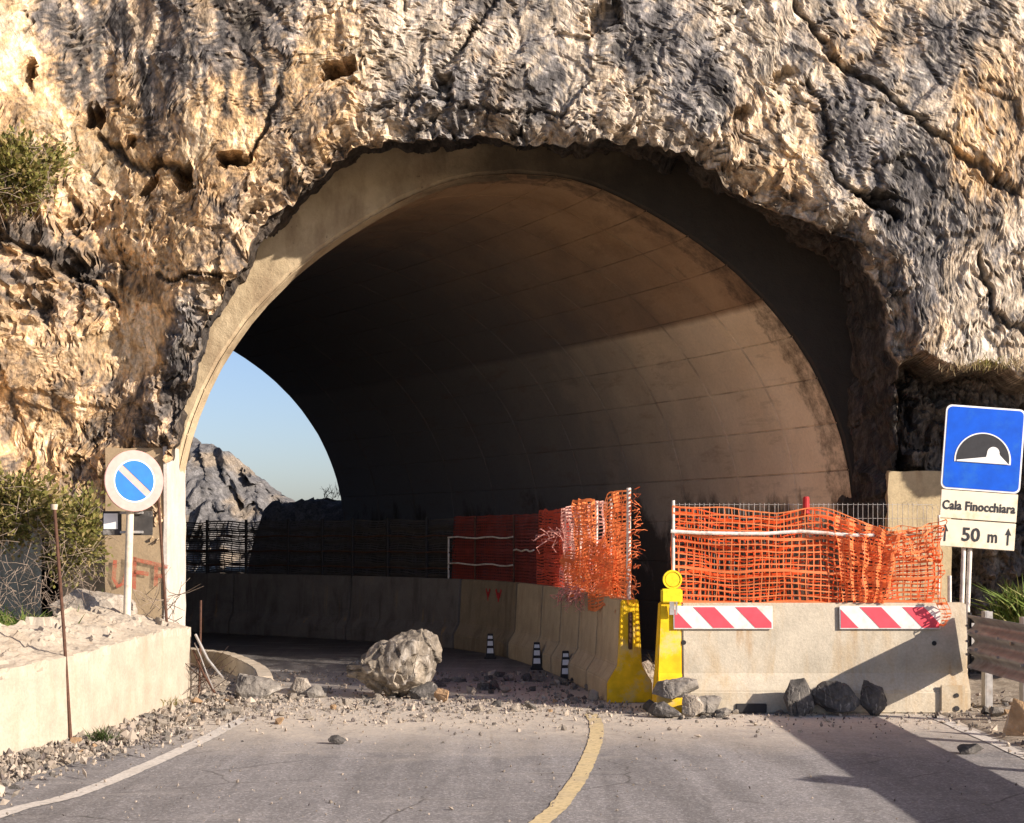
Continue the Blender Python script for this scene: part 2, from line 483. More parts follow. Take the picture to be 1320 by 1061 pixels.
M['red_refl'] = simple('pinkish_red_reflective', (.70, .075, .10), .5, 0, .15, 10)
M['white_refl'] = simple('white_reflective', (.70, .67, .62), .5, 0, .15, 14, (.55, .50, .42))
M['red'] = simple('red_plastic', (.42, .02, .02), .5, 0, .2, 20)
M['white_tape'] = simple('dirty_white_tape', (.72, .64, .56), .7, 0, .35, 26, (.42, .25, .18))

def mat_net(name, col, trans=.35):
    t = NT(name)
    n = t.noise(t.tc.outputs['Object'], 7, 4)
    c = t.ramp(n, [(.3, tuple(x * .75 for x in col)), (.7, col)])
    t.fin(c, .55, 0, .3)
    tr = t.n.new('ShaderNodeBsdfTranslucent'); t.l.new(c, tr.inputs[0])
    mx = t.n.new('ShaderNodeMixShader'); mx.inputs[0].default_value = trans
    t.l.new(t.p.outputs[0], mx.inputs[1]); t.l.new(tr.outputs[0], mx.inputs[2]); t.l.new(mx.outputs[0], t.out.inputs[0])
    return t.m
M['orange'] = mat_net('orange_mesh_plastic', (.90, .27, .09))
M['orange_in'] = mat_net('orange_mesh_shaded_layer', (.80, .10, .015), .2)
M['red_net'] = mat_net('red_mesh_plastic', (.80, .13, .07))
M['pink_net'] = mat_net('bleached_pink_mesh', (.86, .48, .40))
M['grey_net'] = mat_net('grey_shade_net', (.10, .092, .085), .2)
M['dull_red'] = mat_net('shaded_red_mesh', (.28, .05, .035), .2)  # shaded copy of the red net, shade put into its colour

def mat_leaf(name, a, b, dry=None):
    t = NT(name)
    oi = t.n.new('ShaderNodeNewGeometry')
    c = t.ramp(oi.outputs['Random Per Island'], [(0, a), (.75, b), (.8, dry or b), (1, dry or b)])
    t.fin(c, .65, 0, .25)
    tr = t.n.new('ShaderNodeBsdfTranslucent'); t.l.new(c, tr.inputs[0])
    mx = t.n.new('ShaderNodeMixShader'); mx.inputs[0].default_value = .3
    t.l.new(t.p.outputs[0], mx.inputs[1]); t.l.new(tr.outputs[0], mx.inputs[2]); t.l.new(mx.outputs[0], t.out.inputs[0])
    return t.m
M['leaf_olive'] = mat_leaf('olive_leaves', (.09, .095, .025), (.26, .235, .06), (.36, .28, .12))
M['leaf_green'] = mat_leaf('green_leaves', (.05, .09, .015), (.16, .22, .04), (.28, .27, .09))
M['leaf_dark'] = mat_leaf('dark_leaves', (.02, .035, .01), (.07, .10, .025))
M['straw'] = mat_leaf('dry_grass', (.30, .24, .13), (.48, .38, .22))
M['twig'] = simple('dry_twigs', (.25, .19, .14), .9, 0, .3, 30)
M['twig_dark'] = simple('dark_twigs', (.09, .06, .045), .9, 0, .3, 30)

# ------------------------------------------------------------------ rock cliff with the portal opening
Y0 = 15.8
edge_px = [(188, 905), (188, 700), (192, 610), (209, 569), (232, 495), (249, 436), (286, 365), (309, 332), (332, 286), (360, 262), (398, 240),
           (440, 203), (461, 190), (530, 183), (606, 178), (670, 186), (730, 190), (813, 184), (880, 200), (905, 212), (950, 255), (1004, 282),
           (1067, 298), (1104, 319), (1129, 365), (1150, 440), (1163, 500), (1168, 600), (1168, 750), (1168, 905)]
ex = np.array([(p[0] - 660) / F * Y0 for p in edge_px]); ez = np.array([max(EYE - (p[1] - HOR) / F * Y0, -.2) for p in edge_px])
eth = np.arctan2(ez, ex); er = np.hypot(ex, ez)
order = np.argsort(eth); eth, er = eth[order], er[order]
NTH = 1150
th = np.linspace(eth[0], eth[-1], NTH)
rin = np.interp(th, eth, er)
rin = rin + fbm(th * 9, th * 0 + 2.2, 5, 4) * .09 + perlin(th * 45, th * 0, 9) * .03
rho = np.concatenate([np.arange(0, 3.7, .0165), 3.7 + np.cumsum(np.geomspace(.02, 2.6, 60))])
NL = 46
lip = np.linspace(1.75, .04, NL)          # distance back along the soffit
# ---- parameter fields
TH = np.repeat(th[:, None], NL + len(rho), 1)
RIN = np.repeat(rin[:, None], NL + len(rho), 1)
q = np.concatenate([-lip, rho])[None, :].repeat(NTH, 0)
U = np.cos(TH) * (RIN + q); V = np.sin(TH) * (RIN + q)
isl = q < 0
sofk = .14 - .40 * (1 - sstep(R(35), R(66), TH)) * sstep(R(-5), R(12), TH)
X = np.where(isl, np.cos(TH) * (RIN + sofk * np.minimum(-q, 1.5)), U)
Z = np.where(isl, np.sin(TH) * (RIN + sofk * np.minimum(-q, 1.5)), V)
# photo-like coordinates used to place mineral patches and cracks on the face
PX = 660 + X / Y0 * F; PY = HOR - (Z - EYE) / Y0 * F

def base_y(X, Z):
    y = 15.55 + .0 * X
    y += .55 * (1 - sstep(-3.6, -1.2, X)) * (1 - sstep(3.0, 6.6, Z))            # left jamb sits closer to the lining
    y += .45 * (1 - sstep(-4.6, -3.2, X))
    y += .10 * np.maximum(Z - 6, 0) ** 1.1
    # left low slope running toward the viewer along the road
    ls = -4.72 - .42 * np.maximum(Z - .7, 0) ** 1.15
    y -= 3.2 * np.maximum(ls - X, 0) * (1 - sstep(2.9, 4.2, Z)) + .5 * np.maximum(-4.4 - X, 0) * sstep(2.6, 4, Z)
    # right: undercut below the sunlit face, unseen buttress further right, shaped to shade it
    top = 3.38 + .10 * np.sin(X * 3.1) + .08 * np.sin(X * 7.7)
    und = (1 - sstep(top - .05, top + .03, Z)) * sstep(4.05, 4.35, X)
    y += und * (1.0 - .25 * sstep(4.85, 5.3, X))
    butt = sstep(6.0, 6.35, X + .1 * np.sin(Z * 2)) * (1 - sstep(3.4, 4.1, Z))
    y -= butt * .95
    return y, und

def patch(cx, cy, rx, ry, warp=1.0, seed=0, soft=.35):
    wx = PXw + 0; wy = PYw + 0
    d = np.hypot((wx - cx) / rx, (wy - cy) / ry)
    return 1 - sstep(1 - soft, 1 + soft, d)

wA = fbm(U * 1.1, V * 1.1, 31, 4); wB = fbm(U * 1.1 + 40, V * 1.1, 37, 4)
Uw = U + .22 * wA; Vw = V + .22 * wB
PXw = PX + 34 * wA + 10 * fbm(U * 5, V * 5, 41, 3); PYw = PY + 40 * wB + 12 * fbm(U * 5, V * 5, 47, 3)

YB, UND = base_y(X, Z)
left = 1 - sstep(330, 520, PXw)
right = sstep(880, 1000, PXw)
# ---- displacement toward the viewer
big = fbm(Uw * .45, Vw * .45, 3, 3)
c1, e1, r1 = cells(Uw * .75, Vw * .6, 11, .9)
c2, e2, r2 = cells((Uw + .3 * Vw) * 1.9, Vw * 1.5, 17, .9)
c3, e3, r3 = cells((Uw - .2 * Vw) * 4.4, Vw * 3.4, 23, 1.0)
c4, e4, r4 = cells(Uw * 9.5, Vw * 7.5, 29, 1.0)
flute = fbm(Uw * 3.2 + .8 * Vw, Vw * .75, 51, 4, .55, True)
fine = fbm(U * 7, V * 5.5, 61, 5, .6)
ridg = fbm(Uw * 1.6, Vw * 1.6, 71, 5, .55, True)
flat = .45 + .55 * sstep(-.15, .3, fbm(U * .7 + 3, V * .7, 93, 3))
jx = .016 * fbm(U * 12, V * 10, 141, 3, .6); jy = .016 * fbm(U * 12 + 5, V * 10, 143, 3, .6)
wl_ = perlin(U * .9, V * .9, 145); Uj = U + .10 * wl_ + jx; Vj = V + .10 * wl_ + jy
s1_, se1, _r = cells((Uj + .25 * Vj) * 2.3, Vj * 1.6, 151, 1.1)
s2_, se2, _r = cells((Uj - .15 * Vj) * 5.0, Vj * 3.6, 157, 1.2)
s3_, se3, _r = cells((Uj + .1 * Vj) * 11.0, Vj * 8.5, 163, 1.2)
s4_, se4, _r = cells(Uj * 22, Vj * 15, 167, 1.2)
D = .12 * big + .05 * c1 + .046 * s1_ + (.026 * s2_ + .011 * s3_ + .0040 * s4_) * (.40 + .70 * flat) + .005 * fine + .03 * c2 * sstep(.6, .9, flat)
D -= .03 * (1 - sstep(0, .05, se1)) * flat + .014 * (1 - sstep(0, .06, se2)) * flat
rough = fbm(U * .55 + 7, V * .55, 91, 3)
D += .04 * c3 * sstep(.0, .5, rough)
# vertical flutes on the right face and upper left curtains
curt = patch(270, 40, 120, 110, seed=1)
vf = np.clip(.55 * sstep(760, 900, PXw) * sstep(500, 380, PYw) + curt + .5 * patch(660, 60, 70, 110) + .35 * sstep(380, 430, PXw) * (1 - sstep(560, 640, PXw)), 0, 1)
flute2 = fbm(Uw * 8 + .8 * Vw, Vw * 1.1, 57, 3, .6, True)
D += (.020 * flute + .006 * flute2) * vf
h1 = np.abs(fbm(Uw * 1.7 + .5 * Vw, Vw * 1.1, 95, 4, .55)); h2 = np.abs(fbm(Uw * 1.4, Vw * 3.0, 97, 4, .55))
hair = np.maximum((1 - sstep(.004, .020, h1)) * sstep(-.1, .25, wA), (1 - sstep(.004, .022, h2)) * sstep(-.1, .25, wB))
D -= .05 * hair
# smooth ochre slabs lose their roughness
smooth_m = np.clip(patch(288, 165, 46, 62) + patch(152, 405, 45, 62) + patch(30, 95, 45, 60) + .7 * patch(175, 190, 70, 45) + .7 * patch(40, 575, 60, 32), 0, 1)
D = D * (1 - .62 * smooth_m) + .03 * fine * smooth_m
# cracks
CRK = np.zeros_like(X)
def crack(pts, wpx, depth):
    global CRK
    d = seg_dist(PX + 9 * fbm(U * 6, V * 6, 83, 3), PY + 9 * fbm(U * 6 + 9, V * 6, 87, 3), pts)
    CRK = np.maximum(CRK, 1 - sstep(wpx * .25, wpx * .75, d))
    return .75 * depth * (1 - sstep(wpx * .2, wpx * .75, d))
D -= crack([(1025, 10), (1060, 75), (1120, 115), (1190, 175), (1245, 215), (1300, 255)], 9, .16)
D -= crack([(1095, 255), (1125, 270), (1152, 282)], 8, .22)
D -= crack([(1040, 110), (1062, 170), (1058, 205), (1100, 260)], 6, .10)
D -= crack([(1255, 330), (1270, 400), (1320, 440)], 7, .12)
D -= crack([(290, 210), (325, 205), (345, 175), (360, 120)], 8, .12)
D -= crack([(560, 110), (600, 60), (640, 0)], 7, .10)
D -= crack([(120, 170), (180, 215), (240, 215)], 9, .14)
D -= crack([(0, 300), (60, 330), (110, 360)], 9, .16)
D -= crack([(195, 350), (235, 358), (280, 352)], 6, .14)
D -= crack([(470, 150), (560, 130), (640, 150), (730, 150)], 5, .07)
# deep holes
for cx, cy, rx, ry, dp in [(437, 97, 24, 15, .55), (236, 227, 13, 17, .5), (303, 207, 18, 9, .4), (112, 145, 16, 12, .4), (40, 95, 9, 13, .3), (197, 212, 12, 8, .25),
                           (185, 240, 14, 9, .25), (165, 180, 9, 7, .2), (775, 25, 25, 18, .22), (1128, 262, 20, 7, .3), (60, 345, 26, 9, .28), (95, 330, 16, 8, .22),
                           (30, 385, 22, 8, .22), (1005, 103, 16, 6, .2), (955, 150, 14, 6, .2), (120, 675, 12, 10, .3), (575, 115, 14, 9, .2)]:
    hx, hy = (PX - cx + 8 * wA + 700 * jx) / rx, (PY - cy + 8 * wB + 700 * jy + .25 * (PX - cx)) / ry
    D -= dp * (1 - sstep(.72, 1.05, (np.abs(hx) ** 3 + np.abs(hy) ** 3) ** (1 / 3)))
# rubbly zone left middle and dark undercut
rub = np.clip(patch(45, 330, 110, 90) + .8 * UND + .5 * patch(90, 640, 120, 80), 0, 1)
D += rub * (.13 * s2_ + .10 * c3 + .04 * s3_)
# horizontal broken lip above the mouth
lipm = (1 - sstep(.0, .55, q)) * (~isl)
D += lipm * (.10 * s2_ + .05 * s3_ + .05 * c3 - .16 * (1 - sstep(.0, .35, q)))
fade = sstep(5.5, 9, q)
D = D * (1 - .3 * fade) + fade * 1.3 * fbm(U * .12, V * .12, 99, 4)
yb = YB
Yv = np.where(isl, YB + (-q) * 1.0, YB - D)
Xv = X + np.where(isl, 0, .06 * perlin(U * 3, V * 3, 101)); Zv = Z + np.where(isl, 0, .06 * perlin(U * 3 + 9, V * 3, 103))
# soffit: radial displacement, joined to the face displacement at the rim
Dl = D[:, NL][:, None]
k = np.clip(-q / .5, 0, 1)
rad = np.where(isl, .16 * c2 + .08 * c3 + .05 * fine - .05, 0) * k
Xv = Xv - np.cos(TH) * rad * .8; Zv = Zv - np.sin(TH) * rad * .8
Yv = np.where(isl, Yv - Dl * (1 - k), Yv)
# ---- mineral colours: one tone field (dark lichen crust to fresh cream limestone) run through a palette
n1 = fbm(Uw * .9, Vw * .7, 201, 5, .6); n3 = fbm(U * 3.5, V * 2.2, 221, 5, .65)
diag = np.clip(sstep(330, 430, PXw) * (1 - sstep(700, 800, PXw)) + .6 * left * sstep(300, 420, PYw), 0, 1)
US = U - .55 * V * diag + .10 * wl_
t1 = fbm(US * 1.5, V * .8 + .15 * wB, 301, 5, .62); t2 = fbm(US * 4.0, V * 1.7, 311, 5, .68)
t3 = fbm(US * 11, V * 5, 321, 4, .7); t4 = fbm(U * 26, V * 17, 331, 3, .7)
tone = .505 + .06 * left + .62 * t1 + .66 * t2 + .62 * t3 + .34 * t4
bias = np.zeros_like(X)
for cx, cy, rx, ry, a in [(112, 55, 52, 76, -.42), (265, 30, 112, 84, -.30), (212, 125, 26, 66, -.40), (330, 95, 32, 80, -.22), (400, 190, 50, 70, -.16), (232, 425, 36, 82, -.34),
                          (290, 250, 34, 60, -.14), (200, 510, 46, 60, -.30), (100, 530, 60, 45, -.22), (640, 60, 70, 110, -.24), (540, 150, 80, 45, -.18), (700, 145, 120, 40, -.10), (815, 45, 52, 46, -.50),
                          (895, 120, 40, 66, -.36), (1165, 300, 46, 130, -.42), (1075, 190, 34, 60, -.26), (1165, 75, 70, 50, -.32), (1085, 150, 60, 50, -.20), (1050, 50, 40, 40, -.15), (60, 340, 95, 60, -.22),
                          (285, 165, 50, 66, .22), (150, 410, 44, 66, .22), (30, 85, 46, 70, .12), (180, 115, 24, 50, .16), (150, 215, 80, 45, .12), (40, 575, 70, 36, .10), (990, 180, 56, 90, .16),
                          (960, 60, 36, 70, .12), (480, 90, 55, 90, .06), (1250, 420, 90, 80, .14), (1280, 260, 60, 120, .06), (15, 20, 26, 26, .2), (60, 690, 90, 70, -.15), (1060, 380, 50, 60, .08)]:
    bias += a * patch(cx, cy, rx, ry, soft=.42)
tone = .57 + 1.02 * (tone + 1.15 * bias - .52)
# vertical black water streaks on the upper left curtain
curt2 = np.clip(curt + patch(215, 130, 30, 70) + .8 * patch(110, 50, 60, 80), 0, 1)
sk_ = fbm(U * 9 + .3 * V + .3 * wA, V * .30, 241, 5, .68)
tone += curt2 * (.18 - .75 * sstep(-.12, .22, sk_))
D -= .03 * curt2 * sstep(-.1, .2, sk_)
pos_ = [-.1, .16, .34, .50, .66, .84, 1.1]
pal_c = np.array([[.085, .079, .075], [.165, .153, .145], [.27, .245, .22], [.40, .33, .25], [.53, .43, .315], [.63, .53, .40], [.72, .64, .52]])
pal_w = np.array([[.055, .047, .04], [.13, .105, .085], [.26, .19, .125], [.46, .31, .175], [.62, .40, .195], [.66, .47, .265], [.70, .56, .38]])
warm = np.clip(left * (.85 + .9 * n1) + .9 * smooth_m + .5 * sstep(.0, .3, n1) + .8 * patch(1270, 170, 60, 110) + .5 * patch(985, 190, 60, 90) + .5 * patch(1110, 60, 60, 40) - .5 * curt2 - .6 * patch(232, 425, 40, 80), 0, 1)[..., None]
tc_ = np.clip(tone, -.1, 1.1)
C = np.stack([np.interp(tc_, pos_, pal_c[:, k]) for k in range(3)], -1) * (1 - warm) + np.stack([np.interp(tc_, pos_, pal_w[:, k]) for k in range(3)], -1) * warm
def lay(m, c, a=1.0):
    global C
    m = np.clip(m, 0, 1)[..., None] * a
    C = C * (1 - m) + np.asarray(c) * m
C *= (1 + .20 * (r2 - .5) + .16 * (r3 - .5))[..., None]
lay(hair, (.07, .058, .048), .8)
lay(CRK, (.06, .05, .042), .8)
gm = sstep(-.12, .2, fbm(U * 1.3 + 5, V * 1.3, 401, 4, .6)) * (1 - .8 * smooth_m)
lay((1 - sstep(.01, .10, se2)) * gm * sstep(-.2, .2, jx * 36), (.065, .055, .047), .75)
lay((1 - sstep(.02, .14, se3)) * gm * sstep(-.05, .3, n3), (.07, .06, .05), .6)
lay((1 - sstep(.0, .06, e2 + .3 * np.abs(fine))), (.09, .075, .06), .45)
vein = np.abs(fbm(US * 2.6, V * 1.2, 261, 5, .62)); lay((1 - sstep(.0, .03, vein)) * sstep(380, 560, PXw), (.78, .70, .57), .6)
vein2 = np.abs(fbm(US * 6, V * 2.2, 271, 4, .65)); lay((1 - sstep(.0, .045, vein2)) * sstep(-.1, .3, n1), (.74, .66, .53), .5)
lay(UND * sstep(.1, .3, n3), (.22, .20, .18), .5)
# undercut, blackened soffit and right rim have shade painted into the colour
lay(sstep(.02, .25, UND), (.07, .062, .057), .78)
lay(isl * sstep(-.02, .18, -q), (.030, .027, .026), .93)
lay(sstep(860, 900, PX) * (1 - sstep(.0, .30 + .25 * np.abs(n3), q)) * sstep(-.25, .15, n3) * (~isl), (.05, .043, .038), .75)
C = np.clip(C, .02, .85)
NC = X.shape[1]
verts = np.stack([Xv, Yv, Zv], -1).reshape(-1, 3)
i0 = (np.arange(NTH - 1)[:, None] * NC + np.arange(NC - 1)[None, :]).ravel()
faces = np.stack([i0, i0 + NC, i0 + NC + 1, i0 + 1], 1)
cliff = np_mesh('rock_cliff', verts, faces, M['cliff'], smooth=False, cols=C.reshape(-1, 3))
tag(cliff, kind='structure')
CL = (th, rin, Yv, NL, rho)

def cliff_y(x, z):
    """face depth near a world x,z"""
    t = math.atan2(z, x); r = math.hypot(x, z)
    i = int(np.clip(np.searchsorted(th, t), 0, NTH - 1)); qq = r - rin[i]
    j = NL + int(np.clip(np.searchsorted(rho, qq), 0, len(rho) - 1))
    return float(Yv[i, j])

# ------------------------------------------------------------------ tunnel lining
prof_px = [(0, 224), (50, 227), (82, 233), (118, 246), (150, 261), (186, 281), (220, 302), (254, 326), (286, 352), (322, 388), (344, 414), (364, 442), (382, 470),
           (398, 502), (412, 536), (423, 570), (431, 606), (436, 645), (438, 690), (439, 780), (439, 874)]
SCL = 17.0 / F
half = [(p[0] * SCL, max(EYE + (HOR - p[1]) * SCL, 0)) for p in prof_px]
prof = [(-x, z) for x, z in half[::-1]][:-1] + half       # left base -> crown -> right base
# resample evenly with narrow joint grooves
pp = np.array(prof); dl = np.r_[0, np.cumsum(np.hypot(*np.diff(pp, axis=0).T))]
L = dl[-1]
def groove_list(total, step, w, d, fillers):
    pos = [(0, 0)]
    k = step
    while k < total - .1:
        for f in range(1, fillers): pos.append((k - step + step * f / fillers, 0))
        pos += [(k - w, 0), (k - w * .35, d), (k + w * .35, d), (k + w, 0)]
        k += step
    pos.append((total, 0)); return pos
gv = groove_list(L, .56, .012, .012, 3)
gu = groove_list(11.6, 1.05, .014, .014, 3)
def cpath(y):
    u = max(y - 17.0, 0) / 11.3
    return .02 - 6.98 * u ** 1.18
nx = np.array([np.interp(s, dl, pp[:, 0]) for s, _ in gv]); nz = np.array([np.interp(s, dl, pp[:, 1]) for s, _ in gv])
tx = np.gradient(nx); tz = np.gradient(nz); ln = np.hypot(tx, tz) + 1e-9
ox, oz = -tz / ln, tx / ln      # outward normals (left-up)
vs, uvs = [], []
for uu, du in gu:
    y = 17.0 + uu
    for i in range(len(gv)):
        d = max(du, gv[i][1]) if nz[i] > .2 else 0
        vs.append((cpath(y) + nx[i] + ox[i] * d, y, nz[i] + oz[i] * d)); uvs.append((uu, gv[i][0]))
n = len(gv)
i0 = (np.arange(len(gu) - 1)[:, None] * n + np.arange(n - 1)[None, :]).ravel()
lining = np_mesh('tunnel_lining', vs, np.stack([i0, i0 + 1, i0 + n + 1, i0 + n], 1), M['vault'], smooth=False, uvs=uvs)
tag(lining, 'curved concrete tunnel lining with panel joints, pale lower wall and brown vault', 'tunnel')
# portal face ring with a chipped inner edge, child of the lining
rng = []
NR = 5; fine_s = np.arange(0, L, .05); m_ = len(fine_s)
fx_ = np.interp(fine_s, dl, pp[:, 0]); fz_ = np.interp(fine_s, dl, pp[:, 1])
tx = np.gradient(fx_); tz = np.gradient(fz_); ln = np.hypot(tx, tz); ox, oz = -tz / ln, tx / ln
chip = .03 * fbm(fine_s * 2.2, fine_s * 0, 303, 4)
vs = []
rows = [(.0, .30), (.0, .045), (.045, .0), (.35, .0), (.8, .0), (1.3, .0), (1.3, .9)]
for o_, b_ in rows:
    for i in range(m_):
        e = chip[i] if (o_ < .1 and b_ < .2) else 0
        vs.append((cpath(17.0) + fx_[i] + ox[i] * (o_ + max(e, 0) - .004), 16.98 + b_ + max(-e, 0) * .6, fz_[i] + oz[i] * (o_ + max(e, 0) - .004)))
i0 = (np.arange(len(rows) - 1)[:, None] * m_ + np.arange(m_ - 1)[None, :]).ravel()
np_mesh('portal_ring', vs, np.stack([i0, i0 + 1, i0 + m_ + 1, i0 + m_], 1), M['ring'], lining, smooth=False)
# outer shell at the far mouth (thickness of the lining)
vs = []
for o_, yy in ((0, 28.6), (.45, 28.62), (.45, 22.0)):
    for i in range(m_): vs.append((cpath(yy) + fx_[i] + ox[i] * o_, yy, fz_[i] + oz[i] * o_))
i0 = (np.arange(2)[:, None] * m_ + np.arange(m_ - 1)[None, :]).ravel()
np_mesh('far_ring', vs, np.stack([i0, i0 + 1, i0 + m_ + 1, i0 + m_], 1), M['ring'], lining)

# ------------------------------------------------------------------ ground, road, verges
def sheet(name, x0, x1, nx_, y0, y1, ny_, fn, mat, kind='structure'):
    xs = np.linspace(x0, x1, nx_); ys = np.linspace(y0, y1, ny_)
    GX, GY = np.meshgrid(xs, ys)
    GXX, GZ = fn(GX, GY)
    i0 = (np.arange(ny_ - 1)[:, None] * nx_ + np.arange(nx_ - 1)[None, :]).ravel()
    o = np_mesh(name, np.stack([GXX, GY, GZ], -1).reshape(-1, 3), np.stack([i0, i0 + 1, i0 + nx_ + 1, i0 + nx_], 1), mat, smooth=True)
    return tag(o, kind=kind)
sheet('ground', -900, 900, 60, -300, 1500, 60, lambda x, y: (x, x * 0 - .10), M['ground'])
def roadfn(x, y):
    c = np.where(y > 17, -6.98 * (np.maximum(y - 17, 0) / 11.3) ** 1.18, 0)
    return x + c, .006 * fbm(x * 1.3, y * 1.3, 401, 3)
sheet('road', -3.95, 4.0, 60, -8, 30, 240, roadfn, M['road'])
# gravel verges
def vergefn(x, y):
    xl = np.interp(y, [-8, 8, 10.3, 11.4, 14.3, 16.5, 17], [-3.9, -3.5, -3.15, -2.95, -2.68, -2.9, -3.3])
    s = (x - 0) / 1.0
    xx = xl - .9 * s
    z = .012 + s * .09 * (1 + .6 * fbm(xx * 2, y * 2, 411, 3)) + .05 * np.maximum(fbm(xx * 5, y * 5, 413, 4), -.2) * np.minimum(s * 4, 1)
    z = np.where(s < .02, -.004, z)
    return xx, z
sheet('gravel_verge', 0, 1, 26, -8, 16.6, 300, vergefn, M['gravel'])
def vergefn2(x, y):
    xx = 3.87 + 3.2 * x
    z = .015 + .16 * x ** 1.2 + .06 * np.maximum(fbm(xx * 3, y * 3, 421, 4), -.15) * np.minimum(x * 6, 1)
    return xx, np.where(x < .01, -.004, z)
sheet('gravel_verge', 0, 1, 60, -8, 17.2, 260, vergefn2, M['gravel'])

def strip(name, pts, w, z, mat, sub=16):
    P = []
    for i in range(len(pts) - 1):
        p0 = Vector(pts[max(i - 1, 0)]); p1 = Vector(pts[i]); p2 = Vector(pts[i + 1]); p3 = Vector(pts[min(i + 2, len(pts) - 1)])
        for s in range(sub):
            t = s / sub
            P.append(.5 * ((2 * p1) + (p2 - p0) * t + (2 * p0 - 5 * p1 + 4 * p2 - p3) * t * t + (3 * p1 - p0 - 3 * p2 + p3) * t ** 3))
    P.append(Vector(pts[-1]))
    vs = []; rnd = random.Random(3)
    for i, p in enumerate(P):
        d = (P[min(i + 1, len(P) - 1)] - P[max(i - 1, 0)]).normalized(); nrm = Vector((-d.y, d.x))
        for sgn in (-1, 1):
            q_ = p + nrm * sgn * (w / 2 + rnd.uniform(-.006, .006))
            vs.append((q_.x, q_.y, .006 * float(fbm(np.array([q_.x * 1.3]), np.array([q_.y * 1.3]), 401, 3)[0]) + .005))
    fs = [(2 * i, 2 * i + 1, 2 * i + 3, 2 * i + 2) for i in range(len(P) - 1)]
    mb = MB(); mb.add(vs, fs)
    return mb.build(name, mat)
tag(strip('edge_line', [(-3.6, 4), (-3.25, 6.5), (-2.95, 8.5), (-2.73, 9.1), (-2.57, 10.2), (-2.46, 11.4), (-2.385, 12.6), (-2.36, 13.2)], .125, .0125, M['white_line']), kind='structure')
tag(strip('centre_line', [(-.9, 5.4), (-.3, 6.8), (.175, 8.33), (.37, 9.3), (.53, 10.45), (.66, 11.65), (.72, 12.6), (.715, 13.35)], .115, .0125, M['yellow_line']), kind='structure')
tag(strip('edge_line', [(3.72, 3), (3.74, 8), (3.755, 10.8), (3.76, 13.15)], .12, .0125, M['white_line']), kind='structure')

# ------------------------------------------------------------------ far rocks beyond the exit
def ridge():
    nx_, ny_ = 260, 170
    xs = np.linspace(-34, -2, nx_); ys = np.linspace(70, 84, ny_)
    GX, GY = np.meshgrid(xs, ys)
    px = 660 + GX / 76 * F
    hz = np.interp(px, [-200, 180, 215, 245, 275, 300, 330, 365, 400, 470, 560], [8.6, 8.3, 7.4, 6.95, 6.45, 5.6, 4.6, 3.5, 2.6, 1.2, .2])
    t = (GY - 70) / 8.5
    c, e, r = cells(GX * .55 + .15 * GY, GY * .12 + 3, 511, .8)
    fl = fbm(GX * .5, GY * .12, 521, 5, .55, True)
    prof_ = np.clip(t + .20 * c + .12 * fl, 0, 1) ** .8
    z = hz * prof_ * (1 - .25 * np.clip(t - 1, 0, 1)) + .25 * fbm(GX * 1.1, GY * 1.1, 531, 4) * np.clip(t * 3, 0, 1)
    cc_, ee_, _ = cells(GX * 1.3 + .3 * GY, GY * .4, 513, 1.2)
    z = z + .18 * cc_ * np.clip(t * 3, 0, 1) * (hz > 1)
    gy = GY + 2.6 * c * np.clip(1.1 - t, 0, 1) + 2.4 * fl * np.clip(1.1 - t * .8, 0, 1) + 1.0 * cc_
    C = np.ones(GX.shape + (3,)) * np.array([.15, .143, .137])
    C *= (1 + .5 * fbm(GX * .8, z * .9, 541, 5, .65))[..., None]
    bro = sstep(.1, .4, fbm(GX * .6, z * .8, 551, 4))[..., None] * .6
    C = C * (1 - bro) + np.array([.33, .255, .17]) * bro
    i0 = (np.arange(ny_ - 1)[:, None] * nx_ + np.arange(nx_ - 1)[None, :]).ravel()
    o = np_mesh('far_hill', np.stack([GX, gy, z - .1], -1).reshape(-1, 3), np.stack([i0, i0 + 1, i0 + nx_ + 1, i0 + nx_], 1), M['cliff'], smooth=True, cols=np.clip(C, .03, .7).reshape(-1, 3))
    tag(o, kind='structure')
ridge()
def bank():
    nx_, ny_ = 200, 60
    xs = np.linspace(-6.6, 3, nx_); ys = np.linspace(30.2, 35, ny_)
    GX, GY = np.meshgrid(xs, ys)
    hz = np.interp(GX, [-6.6, -5.62, -5.5, -5.3, -5.1, -4.6, -4.0, 3], [0, 0, 1.6, 2.2, 2.36, 2.40, 2.42, 2.5]) + .07 * fbm(GX * 2.2, GX * 0, 561, 4)
    t = np.clip((GY - 30.2) / 1.2, 0, 1); t2 = np.clip((35 - GY) / 1.5, 0, 1)
    c, e, r = cells(GX * 2, GY * 2, 571)
    z = hz * t ** .5 * t2 ** .5 + .12 * c * t * t2 * (hz > .3)
    C = np.ones(GX.shape + (3,)) * np.array([.10, .09, .08])
    i0 = (np.arange(ny_ - 1)[:, None] * nx_ + np.arange(nx_ - 1)[None, :]).ravel()
    o = np_mesh('rock_bank', np.stack([GX, GY, z - .05], -1).reshape(-1, 3), np.stack([i0, i0 + 1, i0 + nx_ + 1, i0 + nx_], 1), M['cliff'], smooth=True, cols=C.reshape(-1, 3))
    tag(o, kind='structure')
bank()

